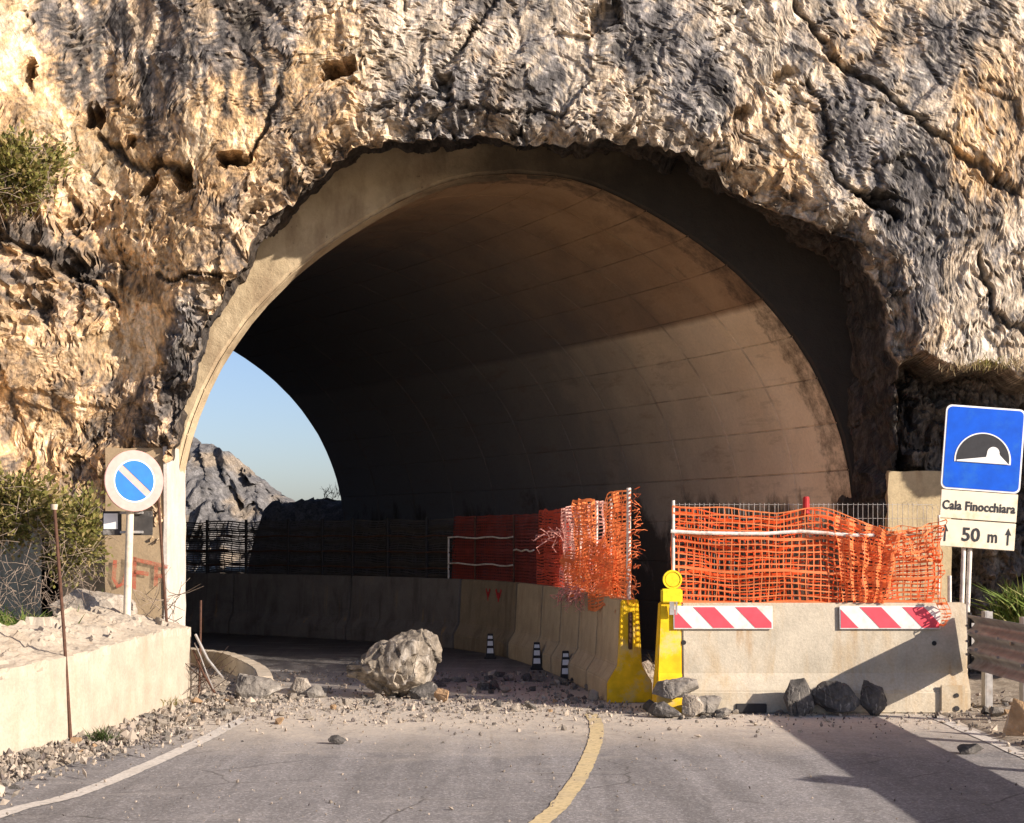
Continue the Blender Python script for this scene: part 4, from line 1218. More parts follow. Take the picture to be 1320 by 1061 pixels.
# dark red net deeper in
q1 = row_at(s_from_px(640)); RO2 = (q1.x, q1.y, 1.0)
rf2 = thing('net_fence', 'dark red mesh in shade on a pale tube frame, on the row inside the tunnel', 'fence', RO2)
net_mesh(S_row(584, 694, c0(1.0), c0(1.9), .0, .02, 14, 21), 56, 22, .016, .018, 70, 10, seed=21).build('net', M['dull_red'], rf2, off=RO2)
net_mesh(S_row(584, 694, c0(1.0), c0(1.9), -.06, .02, 9, 22), 56, 22, .016, .018, 70, 10, seed=22).build('back_net', M['dull_red'], rf2, off=RO2)
for a, b, zz in ((583, 667, 1.60), (583, 667, 1.22), (668, 694, 1.43)):
    sa, sb = s_from_px(a), s_from_px(b)
    MB().tube([Vector((*row_at(sa + (sb - sa) * k / 8), zz + .012 * math.sin(k * 1.7))) + Vector((-.06, -.04, 0)) for k in range(9)], .012, 6).build('frame_rail', M['post_white'], rf2, off=RO2)
for ppx in (583, 617, 667):
    q_ = row_at(s_from_px(ppx)); MB().tube([(q_.x - .05, q_.y - .03, .98), (q_.x - .05, q_.y - .03, 1.9 if ppx > 600 else 1.6)], .014, 6).build('post', M['post_white'] if ppx < 600 else M['rust'], rf2, off=RO2)
# grey net at the bend
q1 = row_at(s_from_px(380)); RO3 = (q1.x, q1.y, 1.0)
rf3 = thing('net_fence', 'dark grey rippled net between dark posts above the barriers at the tunnel exit', 'fence', RO3)
s_end = rl[-1] - .2; s_beg = s_from_px(584)
def S_grey(u, v):
    s_ = s_beg + (s_end - s_beg) * u; p = row_at(s_); d = row_dir(s_)
    return Vector((p.x, p.y, 1.0 + .86 * v + .015 * math.sin(u * 60))) + Vector((-d.y, d.x, 0)) * .03 * math.sin(v * 30) + wob((p.x, p.y, v), 3, .02)
net_mesh(S_grey, 60, 25, .02, .024, 90, 10, seed=31).build('net', M['grey_net'], rf3, off=RO3)
for zz in (1.14, 1.38, 1.62):
    MB().tube([Vector((*row_at(s_beg + (s_end - s_beg) * k / 24), zz + .012 * math.sin(k * 2.1))) + Vector((-.03, -.05, 0)) for k in range(25)], .012, 6).build('rail', M['rust'], rf3, off=RO3)
for ppx in (550, 500, 455, 416, 372, 318, 268):
    q_ = row_at(s_from_px(ppx)); MB().tube([(q_.x, q_.y - .06, .97), (q_.x, q_.y - .06, 1.9)], .025, 8).build('post', M['black'], rf3, off=RO3)
for k in range(3):
    q_ = row_at(s_end - .4 - .7 * k); MB().tube([(q_.x, q_.y - .06, .97), (q_.x, q_.y - .06, 1.9)], .025, 8).build('post', M['black'], rf3, off=RO3)

# ------------------------------------------------------------------ small banded delineators
def delineator(px, py, label):
    p = G(px, py)
    t_ = thing('delineator', label, 'delineator', (p.x, p.y, 0), group='small banded delineators beside the barrier row')
    h = .33
    MB().box((0, 0, .012), (.16, .16, .024)).build('base', M['black'], t_, bevel=.006)
    mb = MB(); mb.add([(x_ * w_, y_ * w_, z_) for z_, w_ in ((.024, .058), (h, .036)) for x_, y_ in ((-1, -1), (1, -1), (1, 1), (-1, 1))], [(0, 1, 5, 4), (1, 2, 6, 5), (2, 3, 7, 6), (3, 0, 4, 7), (4, 5, 6, 7), (3, 2, 1, 0)])
    mb.build('body', M['black'], t_, bevel=.004)
    for z0, z1 in ((.075, .14), (.175, .235), (.265, .305)):
        wa = np.interp(z0, [.024, h], [.058, .036]); wb = np.interp(z1, [.024, h], [.058, .036]); e = .002
        f = .78
        mb = MB(); mb.add([(-wa * f, -wa - e, z0), (wa * f, -wa - e, z0), (wb * f, -wb - e, z1), (-wb * f, -wb - e, z1),
                           (-wa * f, -wa + .004, z0), (wa * f, -wa + .004, z0), (wb * f, -wb + .004, z1), (-wb * f, -wb + .004, z1)], [(0, 1, 2, 3), (0, 3, 7, 4), (1, 5, 6, 2), (3, 2, 6, 7), (0, 4, 5, 1)])
        mb.build('white_band', M['white_plastic'], t_)
delineator(632, 849, 'middle black delineator with white bands against the barrier row, below the red marks')
delineator(692, 863, 'black delineator with white bands against the barrier row, second nearest')
delineator(729, 877, 'black delineator with white bands nearest to the yellow barrier end')
delineator(447, 823, 'lone dim delineator deep in the tunnel, above left of the boulder')

# ------------------------------------------------------------------ signs
def disc(mb, r, y0, y1, n=48):
    return mb.prism([(math.cos(2 * math.pi * k / n) * r, math.sin(2 * math.pi * k / n) * r) for k in range(n)], y0, y1)
ps = W(163, 803, 13.9)
ns = thing('road_sign', 'round faded no-parking sign, blue disc with pale rim on a cream pole', 'sign', (ps.x, 13.9, .72))
yaw = R(36)
MB().tube([(0, 0, 0), (.045, 0, 1.42 + .03)], .036, 14).build('pole', M['post_cream'], ns, smooth=True)
dc = bpy.data.objects.new('sign_head', None); COL.objects.link(dc)
plate = disc(MB(), .288, -.012, .012).build('disc', M['sign_pink'], ns, bevel=.003)
plate.location = (W(172, 620, 13.82).x - ps.x, -.06, EYE + (HOR - 620) / F * 13.85 - .72); plate.rotation_euler = (0, 0, yaw)
bpy.data.objects.remove(dc)
for sgn in (1, -1):
    rr = .19; a0 = math.asin(.033 / rr)
    poly = []; N = 22
    for k in range(N + 1):
        a = a0 + (math.pi - 2 * a0) * k / N; poly.append((math.cos(a) * rr, math.sin(a) * rr))
    ang = R(-42) + (0 if sgn > 0 else math.pi)
    poly = [(x_ * math.cos(ang) - z_ * math.sin(ang), x_ * math.sin(ang) + z_ * math.cos(ang)) for x_, z_ in poly]
    poly2 = [(x_ * 1.0, z_ * 1.0) for x_, z_ in poly]
    MB().prism(poly2, -.0165, -.012).build('blue_half', M['blue2'], plate)
for s_ in ('rim',):
    mb = MB(); n_ = 48
    vs = []
    for k in range(n_):
        a = 2 * math.pi * k / n_
        for rr in (.19, .202): vs.append((math.cos(a) * rr, -.0150, math.sin(a) * rr))
    mb.add(vs, [(2 * k, 2 * k + 1, (2 * k + 3) % (2 * n_), (2 * k + 2) % (2 * n_)) for k in range(n_)])
    mb.build('white_ring', M['sign_white'], plate)
# small plates under the disc
for a, b, mt, nm in ((134, 158, 'dark_box', 'left_plate'), (171, 198, 'dark_box', 'right_plate')):
    pa = W(a, 690, 14.0); pb = W(b, 659, 14.0)
    MB().box(((pa.x + pb.x) / 2 - ps.x, .06, (pa.z + pb.z) / 2 - .72), (pb.x - pa.x, .02, pb.z - pa.z)).build('small_plate', M['dark_box'], ns, bevel=.004)
pa = W(135, 682, 13.98); pb = W(153, 662, 13.98)
MB().box(((pa.x + pb.x) / 2 - ps.x, .045, (pa.z + pb.z) / 2 - .72), (pb.x - pa.x, .006, pb.z - pa.z)).build('white_sticker', M['sign_white'], ns)
for pyy in (661, 686):
    z_ = EYE + (HOR - pyy) / F * 13.95 - .72
    MB().box((.04, .035, z_), (.22, .03, .025)).build('clamp', M['steel'], ns, bevel=.004)

# tunnel sign
D2 = 14.85
tb = W(1238, 790, D2)
ts = thing('tunnel_sign', 'leaning blue tunnel sign above two white boards with black lettering', 'sign', (tb.x, D2, 0))
hd = MB()
hc = W(1267, 579, D2); lean = R(4.2)
wS, hS = .80, .85
def rounded(w_, h_, r, n=6):
    pts = []
    for cx, cz, a0 in ((w_ / 2 - r, h_ / 2 - r, 0), (-w_ / 2 + r, h_ / 2 - r, 90), (-w_ / 2 + r, -h_ / 2 + r, 180), (w_ / 2 - r, -h_ / 2 + r, 270)):
        for k in range(n + 1): a = R(a0 + 90 * k / n); pts.append((cx + r * math.cos(a), cz + r * math.sin(a)))
    return pts
panel = MB().prism(rounded(wS, hS, .06), -.012, .01).build('blue_panel', M['sign_white'], ts)
panel.location = (hc.x - tb.x, 0, hc.z); panel.rotation_euler = (0, lean, 0)
MB().prism(rounded(wS - .035, hS - .035, .05), -.0155, -.012).build('blue_face', M['blue'], panel)
ar = .285; cz0 = -.17
def archpoly(r, zb, n=36):
    a0 = -.10
    return [(r * math.cos(a0 + (math.pi - 2 * a0) * k / n), cz0 + .055 + r * .98 * math.sin(a0 + (math.pi - 2 * a0) * k / n)) for k in range(n + 1)]
MB().prism(archpoly(ar, 0), -.019, -.0155).build('white_arch', M['sign_white'], panel)
MB().prism([(x_, z_ + .006) for x_, z_ in archpoly(ar - .018, 0)], -.0225, -.019).build('black_arch', M['sign_black'], panel)
zb = cz0 + .055 - .028 + .004
road_poly = [(-.262, zb), (.262, zb), (.17, zb + .085)]
road_poly += [(.10 + .062 * math.cos(a), zb + .105 + .062 * math.sin(a)) for a in [R(-5 + 190 * k / 14) for k in range(15)]]
road_poly += [(.03, zb + .06), (-.262, zb + .012)]
MB().prism(road_poly, -.026, -.0225).build('white_road', M['sign_white'], panel)
def text_obj(txt, size, loc, mat, parent, depth=.002, xs=1.0, rot=0, space=1.0):
    cu = bpy.data.curves.new('t', 'FONT'); cu.body = txt; cu.size = size; cu.align_x = 'CENTER'; cu.align_y = 'CENTER'; cu.extrude = depth; cu.resolution_u = 3; cu.offset = .0035; cu.space_character = space
    to = bpy.data.objects.new('t', cu); COL.objects.link(to)
    bpy.context.view_layer.update()
    me = bpy.data.meshes.new_from_object(to.evaluated_get(bpy.context.evaluated_depsgraph_get()))
    bpy.data.objects.remove(to)
    me.name = 'lettering'
    o = link_mesh('lettering', me, None, parent); me.materials.clear(); me.materials.append(mat)
    o.location = loc; o.rotation_euler = (R(90), rot, 0); o.scale = (xs, 1, 1)
    return o
def board(dz, h_, name):
    o = MB().box((0, 0, 0), (.775, .014, h_)).build(name, M['sign_cream'], ts, bevel=.004)
    ca, sa = math.cos(lean), math.sin(lean)
    o.location = (hc.x - tb.x + dz * sa, 0, hc.z + dz * ca); o.rotation_euler = (0, lean * .95, 0)
    return o
b1 = board(-.425 - .15, .285, 'name_board'); b2 = board(-.425 - .30 - .14, .275, 'distance_board')
text_obj('Cala Finocchiara', .125, (0, -.0095, -.012), M['sign_black'], b1, xs=.83, space=1.06)
text_obj('50', .19, (-.06, -.0095, -.01), M['sign_black'], b2, xs=1.0)
text_obj('m', .17, (.16, -.0095, -.015), M['sign_black'], b2, xs=.8)
for xx in (-.32, .315):
    MB().prism([(xx - .008, -.085), (xx + .008, -.085), (xx + .008, .02), (xx + .03, .015), (xx, .085), (xx - .03, .015), (xx - .008, .02)], -.0115, -.007).build('arrow', M['sign_black'], b2)
for a, b in (((1247, 560), (1236, 905)), ((1256, 560), (1243, 905))):
    p0 = W(a[0], a[1], D2 + .05); p1 = W(b[0], b[1], D2 + .05)
    MB().tube([(p1.x - tb.x, .05, 0), (p0.x - tb.x, .05, p0.z)], .024, 12).build('pole', M['post_white'], ts, smooth=True)

# marker stake between barrier and sign
p = W(1224, 790, 14.2)
tag(MB().tube([(p.x, 14.2, 0), (p.x, 14.2, EYE - (742 - HOR) / F * 14.2)], .02, 8).build('stake', M['post_white']), 'short white stake behind the right end of the front barrier', 'stake')

# ------------------------------------------------------------------ guardrail
gr = thing('guardrail', 'weathered triple-wave steel guardrail running from the front barrier along the right verge', 'guardrail', (4.2, 12.0, 0))
prof_g = []
zb0, zb1 = .42, .90
for k in range(37):
    t = k / 36
    prof_g.append((-.035 * math.cos(t * 6 * math.pi) , zb0 + (zb1 - zb0) * t))
ysg = [13.40, 13.0, 12.2, 11.4, 10.6, 9.5, 8, 6.5, 5.0]
vs = []; fs = []
for sgn, off_ in ((0, 0), (1, .006)):
    for y in ysg:
        xx = 4.17 + .02 * (13.4 - y) * .2
        for o_, z in prof_g: vs.append((xx + o_ + off_ - 4.2, y - 12.0, z))
m = len(prof_g); N_ = len(ysg)
for b in (0, N_ * m):
    for i in range(N_ - 1):
        for k in range(m - 1):
            a = b + i * m + k; fs.append((a, a + 1, a + m + 1, a + m))
for i in range(N_ - 1):
    for k in (0, m - 1):
        a = i * m + k; fs.append((a, a + m, a + m + N_ * m, a + N_ * m))
mb = MB(); mb.add(vs, fs); mb.build('beam', M['beam'], gr, smooth=True)
for yp in (13.62, 12.6, 11.1, 9.6, 8.1, 6.6):
    x0 = 4.36
    mb = MB(); mb.box((x0 - 4.2, yp - 12.0, .44), (.012, .11, .96)); mb.box((x0 - 4.2 + .035, yp - 12.0 - .05, .44), (.06, .01, .96)); mb.box((x0 - 4.2 + .035, yp - 12.0 + .05, .44), (.06, .01, .96))
    mb.build('post', M['steel'], gr, bevel=.002)
    MB().box((x0 - 4.2 - .075, yp - 12.0, .66), (.13, .09, .3)).build('spacer', M['steel'], gr, bevel=.004)
for yy, zz in ((13.30, .74), (13.30, .58), (13.15, .76), (13.15, .60), (12.55, .74), (12.55, .58), (12.2, .72), (11.95, .56)):
    xx = 4.17 - .035 - 4.2
    MB().tube([(xx - .012, yy - 12.0, zz), (xx + .02, yy - 12.0, zz)], .014, 8).build('bolt', M['steel'], gr)
MB().box((4.165 - 4.2, 13.42 - 12.0, .66), (.02, .07, .52)).build('end_bracket', M['black'], gr, bevel=.004)
for zz in (.80, .66, .54):
    MB().tube([(4.13 - 4.2, 13.39 - 12.0, zz), (4.13 - 4.2, 13.36 - 12.0, zz)], .013, 8).build('bolt', M['steel'], gr)

# ------------------------------------------------------------------ rods
def rod(pts, r, label, mat='rust'):
    p0 = Vector(pts[0]); mb = MB(); mb.tube([Vector(p) - p0 for p in pts], r, 7)
    o = mb.build('rebar_rod', M[mat], smooth=True); o.location = p0
    return tag(o, label, 'rod')
a = G(92, 965); b = W(70, 652, a.y)
o = thing('marker_rod', 'tall thin rusty rod with a pale cap, in front of the left concrete wall', 'rod', (a.x, a.y, 0))
m_ = W(82, 810, a.y)
MB().tube([(0, 0, 0), (m_.x - a.x, 0, m_.z), (b.x - a.x, 0, b.z)], .013, 8).build('shaft', M['rust'], o, smooth=True)
MB().tube([(b.x - a.x, 0, b.z - .03), (b.x - a.x, 0, b.z + .012)], [.022, .028], 10).build('cap', M['post_cream'], o, smooth=True)
a = G(223, 908); b = W(200, 618, a.y); m_ = W(214, 790, a.y); k_ = W(204, 640, a.y)
rod([a, m_, k_, b], .014, 'long bent rusty rod rising past the right edge of the no-parking disc')
a = G(256, 902); rod([a, W(258, 850, a.y), W(259, 774, a.y)], .011, 'thin short rod standing just right of the left wall end')
bb = G(262, 895)
for k, (pts, lab) in enumerate([([(252, 818), (268, 850), (287, 874)], 'pale bent metal strip leaning off the left wall end'), ([(249, 838), (262, 868), (277, 893)], 'dark bent strip crossing under the pale one at the left wall end'),
                                ([(251, 829), (258, 845), (268, 872), (275, 888)], 'thin curled wire in the scrap at the left wall end')]):
    rod([W(px, py, 14.25 - .1 * i) for i, (px, py) in enumerate(pts)], (.013, .012, .006)[k], lab, ('steel', 'rust', 'steel')[k])

# curved kerb left of the lane
def kerb():
    pts = [G(252, 857) + Vector((-.9, 1.2, 0)), G(270, 858), G(300, 862), G(325, 872), G(345, 884), G(352, 897)]
    P = catmull([(p.x, p.y) for p in pts], 8); vs = []; fs = []
    for i, p in enumerate(P):
        d = (P[min(i + 1, len(P) - 1)] - P[max(i - 1, 0)]).normalized(); nr = Vector((-d.y, d.x)) * -1
        h = .20 - .0 * i
        jit = .004 * math.sin(i * 2.3)
        for o_, z in ((0, -.05), (0, h + jit), (.16, h + jit), (.17, -.05)): vs.append((p.x + nr.x * o_, p.y + nr.y * o_, z))
    for i in range(len(P) - 1):
        for k in range(3): a = i * 4 + k; fs.append((a, a + 1, a + 5, a + 4))
    fs.append((0, 1, 2, 3)); n_ = (len(P) - 1) * 4; fs.append((n_ + 3, n_ + 2, n_ + 1, n_))
    mb = MB(); mb.add(vs, fs)
    tag(mb.build('kerb', M['kerb'], bevel=.012), kind='structure')
kerb()

# ------------------------------------------------------------------ rocks
def hull_rock(name, pts, cuts=0, amp=.02, seed=0, freq=9.0):
    bm = bmesh.new()
    for p in pts: bm.verts.new(p)
    r_ = bmesh.ops.convex_hull(bm, input=bm.verts[:])
    bmesh.ops.delete(bm, geom=[v for v in bm.verts if not v.link_faces], context='VERTS')
    if cuts:
        for _ in range(cuts): bmesh.ops.subdivide_edges(bm, edges=bm.edges[:], cuts=1, use_grid_fill=True)
        bmesh.ops.triangulate(bm, faces=bm.faces[:])
        bm.normal_update()
        so = Vector((seed * 3.1, seed * 1.7, seed * .9)); new = []
        for v in bm.verts:
            p = v.co * freq + so
            vd, vp = mathutils.noise.voronoi(p * .55)
            g_ = mathutils.noise.noise_vector(vp[0] * 7)
            d = 1.3 * g_.x + 2.2 * g_.dot(p * .55 - vp[0])
            vd, vp = mathutils.noise.voronoi(p * 1.5)
            g_ = mathutils.noise.noise_vector(vp[0] * 7)
            d += .6 * g_.x + 1.1 * g_.dot(p * 1.5 - vp[0]) + .35 * mathutils.noise.noise(p * 3.3)
            new.append(v.co + v.normal * amp * d)
        for v, c_ in zip(bm.verts, new): v.co = c_
    me = bpy.data.meshes.new(name); bm.to_mesh(me); bm.free()
    return me
def rock_me(name, seed, sub, scale, planes=14, rough=.06, cut=.72, freq=3.0, chips=0):
    rnd = random.Random(seed * 13 + 1); pts = []
    npt = 13 if sub <= 2 else 17
    for _ in range(npt):
        d = Vector((rnd.gauss(0, 1), rnd.gauss(0, 1), rnd.gauss(0, 1))).normalized() * rnd.uniform(.82, 1.05)
        pts.append((d.x * scale[0], d.y * scale[1], d.z * scale[2]))
    m = max(scale)
    return hull_rock(name, pts, 0 if sub <= 2 else 4, .035 * m, seed, 2.6 / m)
def rock_obj(name, me, loc, rot, mat, label, cat='rock', group=None, smooth=False):
    o = bpy.data.objects.new(name, me)
    if not me.materials: me.materials.append(M[mat])
    COL.objects.link(o); o.location = loc; o.rotation_euler = rot
    return tag(o, label, cat, group)
bl = W(505, 897, 14.72)
out_ = [(443, 860), (466, 842), (490, 829), (520, 816), (548, 812), (562, 820), (567, 838), (560, 862), (550, 882), (528, 893), (512, 898), (498, 894), (470, 880), (448, 869)]
bp = []
for k, (px_, py_) in enumerate(out_):
    p = W(px_, py_, 14.72) - bl; bp.append((p.x, .03 * math.sin(k * 2.1), p.z))
    if k % 2 == 0: bp.append((p.x * .62 + .02, -.24 + .05 * math.sin(k * 1.3), p.z * .62 + .13))
    if k % 3 == 0: bp.append((p.x * .66, .30, p.z * .66 + .10))
bp += [(.12, -.30, .46), (.02, -.31, .30), (-.22, -.18, .33)]
rock_obj('boulder', hull_rock('boulder', bp, 5, .042, 4, 5.0), (bl.x, bl.y, bl.z - .0), (0, 0, 0), 'stone_boulder', 'large angular fallen boulder resting on the road at the tunnel mouth', 'boulder')
def rk(px, py, w, h, mat, label, seed, name='rock', dy=.3, sub=4, rot=None):
    """w,h px size; py = ground contact"""
    g_ = G(px, py); s_ = g_.y / F
    me = rock_me(name, seed, sub, (w * s_ / 2 * 1.3, max(w, h) * s_ * dy, h * s_ / 2 * 1.3), 12, .10, .66, 2.2)
    return rock_obj(name, me, (g_.x, g_.y + max(w, h) * s_ * dy * .8, h * s_ / 2 * .9), rot or (0, 0, R(seed * 37 % 60 - 30)), mat, label)
rk(512, 899, 40, 34, 'stone_pale', 'pale knobbly rock wedged under the boulder', 71)
rk(545, 902, 34, 26, 'stone_dark', 'dark rock at the right foot of the boulder', 72)
rk(571, 906, 24, 18, 'stone_tan', 'small orange-tan stone right of the boulder', 73)
rk(326, 903, 56, 36, 'stone_grey', 'grey-brown rock against the end of the curved kerb', 74)
rk(385, 899, 34, 26, 'stone_pale', 'pale rock left of the boulder, near the kerb', 75)
rk(407, 900, 28, 16, 'stone_grey', 'low grey stone between the pale rock and the boulder', 76)
rk(434, 960, 19, 13, 'stone_dark', 'dark stone lying alone on the open asphalt', 77)
rk(838, 880, 24, 26, 'stone_pale', 'pale round stone beside the yellow barrier foot', 82)
rk(1031, 924, 42, 50, 'stone_dark', 'left dark pointed rock at the foot of the front barrier', 84)
rk(1077, 924, 56, 44, 'stone_dark', 'middle wide dark rock at the foot of the front barrier', 85)
rk(1127, 924, 32, 46, 'stone_dark', 'right narrow dark rock at the foot of the front barrier', 86)
rk(1252, 973, 30, 15, 'stone_dark', 'flat dark stone by the right white line', 87)
rk(1318, 953, 44, 50, 'stone_tan', 'tan rock at the right picture edge under the guardrail', 88)
rk(1290, 925, 26, 16, 'stone_grey', 'grey stone at the foot of a guardrail post', 89)
rk(964, 915, 16, 10, 'stone_pale', 'small white stone by the foot slot of the front barrier', 90)
rk(765, 904, 16, 14, 'stone_pale', 'small white stone left of the yellow barrier foot', 91)
rk(115, 806, 52, 30, 'stone_pale', 'pale stone slab on top of the left wall, behind its rubble', 92).location = W(118, 792, 14.3)
rk(46, 806, 14, 10, 'stone_pale', 'small white stone on the wall top by the grass', 93).location = W(47, 808, 13.0)
def foot(px, w, h, mat, label, seed, Y=13.17, z=0.0):
    s_ = Y / F; me = rock_me('rock', seed, 4, (w * s_ / 2 * 1.15, w * s_ * .32, h * s_ / 2 * 1.15))
    rock_obj('rock', me, ((px - 660) / F * Y, Y, h * s_ / 2 * .85 + z), (0, 0, R(seed * 31 % 50 - 25)), mat, label)
foot(872, 62, 34, 'stone_grey', 'grey slab-like rock leaning on the yellow end of the front barrier', 141, 13.25, .13)
foot(889, 34, 34, 'stone_pale', 'white-faced rock propping the grey slab at the front barrier foot', 142, 13.12)
foot(908, 44, 34, 'stone_grey', 'brown-grey rock right of the white-faced rock', 143, 13.2)
foot(858, 42, 22, 'stone_dark', 'dark flat rock just below the yellow end of the front barrier', 144, 13.1)
foot(838, 26, 18, 'stone_dark', 'small dark rock in the gap mouth between the yellow ends', 145, 13.5)
foot(932, 22, 14, 'stone_grey', 'small grey stone right of the rock heap at the front barrier', 146, 13.15)
# boulder added outside the frame on the right to throw a shadow on the road
rock_obj('boulder', rock_me('boulder', 120, 4, (.55, .5, 1.05), 12, .08), (5.9, 7.5, .9), (0, 0, 0), 'stone_grey', 'unseen boulder added beyond the guardrail to cast a shadow on the road', 'boulder')

stone_mats = ['stone_grey', 'stone_pale', 'stone_dark', 'stone_tan']
variants = {m_: [rock_me('stone', 200 + i * 7 + j, 2, (1, .8 + .05 * i, .6 + .08 * (i % 3)), 9, .06) for i in range(5)] for j, m_ in enumerate(stone_mats)}
rnd = random.Random(21)
def toss(x, y, s_, m_, label, group, z=0.0):
    me = rnd.choice(variants[m_])
    o = rock_obj('stone', me, (x, y, z + s_ * .32), (rnd.uniform(-.4, .4), rnd.uniform(-.4, .4), rnd.uniform(0, 6.3)), m_, label, 'stone', group)
    o.scale = (s_, s_, s_)
    return o
tone = {'stone_grey': 'grey', 'stone_pale': 'pale', 'stone_dark': 'dark', 'stone_tan': 'tan'}
def pick(ws): return rnd.choices(stone_mats, ws)[0]
for k in range(105):
    y = rnd.uniform(8.6, 14.6); xw = float(np.interp(y, [8, 10.34, 11.4, 14.3], [-3.85, -3.59, -3.30, -3.10]))
    t = abs(rnd.gauss(0, .33)); x = xw + .04 + min(t, .6); s_ = rnd.uniform(.022, .062) * (1.2 if t < .25 else .8)
    m_ = pick([5, 3, 2, 1]); zone = ('by the near picture edge', 'around the foot of the tall capped rod', 'beside the dark green weed', 'below the long bent rod', 'at the wall end')[int(np.searchsorted([10.4, 11.2, 12.2, 13.4], y))]
    size = 'large' if s_ > .05 else 'middling' if s_ > .032 else 'small'
    toss(x, y, s_, m_, '%s %s broken stone under the left wall %s' % (size, tone[m_], zone), 'rubble along the left wall', .03)
for k in range(95):
    px = rnd.uniform(255, 790); py = 899 + abs(rnd.gauss(0, 13)); g_ = G(px, py); m_ = pick([3, 6, 1.2, 1])
    zone = ('left of the boulder', 'in front of the boulder', 'between the boulder and the yellow line', 'around the start of the yellow line')[int(np.searchsorted([440, 575, 720], px))]
    row_ = 'close to the tunnel mouth' if py < 912 else 'out on the road'
    s_ = rnd.uniform(.015, .045) if rnd.random() < .75 else rnd.uniform(.045, .08)
    toss(g_.x, g_.y, s_, m_, '%s %s debris stone %s, %s' % ('small' if s_ < .03 else 'larger', tone[m_], zone, row_), 'debris across the road')
for k in range(30):
    px = rnd.uniform(560, 760); py = rnd.uniform(872, 897); g_ = G(px, py); m_ = pick([4, 1, 4, 0])
    s_ = rnd.uniform(.035, .105)
    toss(g_.x, g_.y, s_, m_, '%s %s rubble stone in the barrier shade, %s' % ('small' if s_ < .055 else 'middling' if s_ < .08 else 'big', tone[m_], 'just right of the boulder' if px < 630 else 'below the banded delineators'), 'rubble in the shade behind the boulder')
for k in range(26):
    px = rnd.uniform(835, 1010); py = rnd.uniform(914, 928); g_ = G(px, py); m_ = pick([3, 3, 3, 0])
    toss(g_.x, g_.y, rnd.uniform(.02, .05), m_, 'small %s stone along the foot of the front barrier' % tone[m_], 'stones at the front barrier foot')
for k in range(18):
    y = rnd.uniform(10.3, 14.2); x = rnd.uniform(4.0, 5.2); m_ = pick([3, 3, 2, 1])
    s_ = rnd.uniform(.03, .10)
    toss(x, y, s_, m_, '%s %s stone on the right verge, %s the guardrail' % ('small' if s_ < .065 else 'larger', tone[m_], 'under' if x < 4.5 else 'behind'), 'stones on the right verge', .04)
for k in range(22):
    px = rnd.uniform(300, 1000); py = rnd.uniform(935, 1050); g_ = G(px, py); m_ = pick([2, 5, 1, 0])
    toss(g_.x, g_.y, rnd.uniform(.008, .02), m_, 'scattered %s pebble on the open asphalt' % tone[m_], 'pebbles on the asphalt')
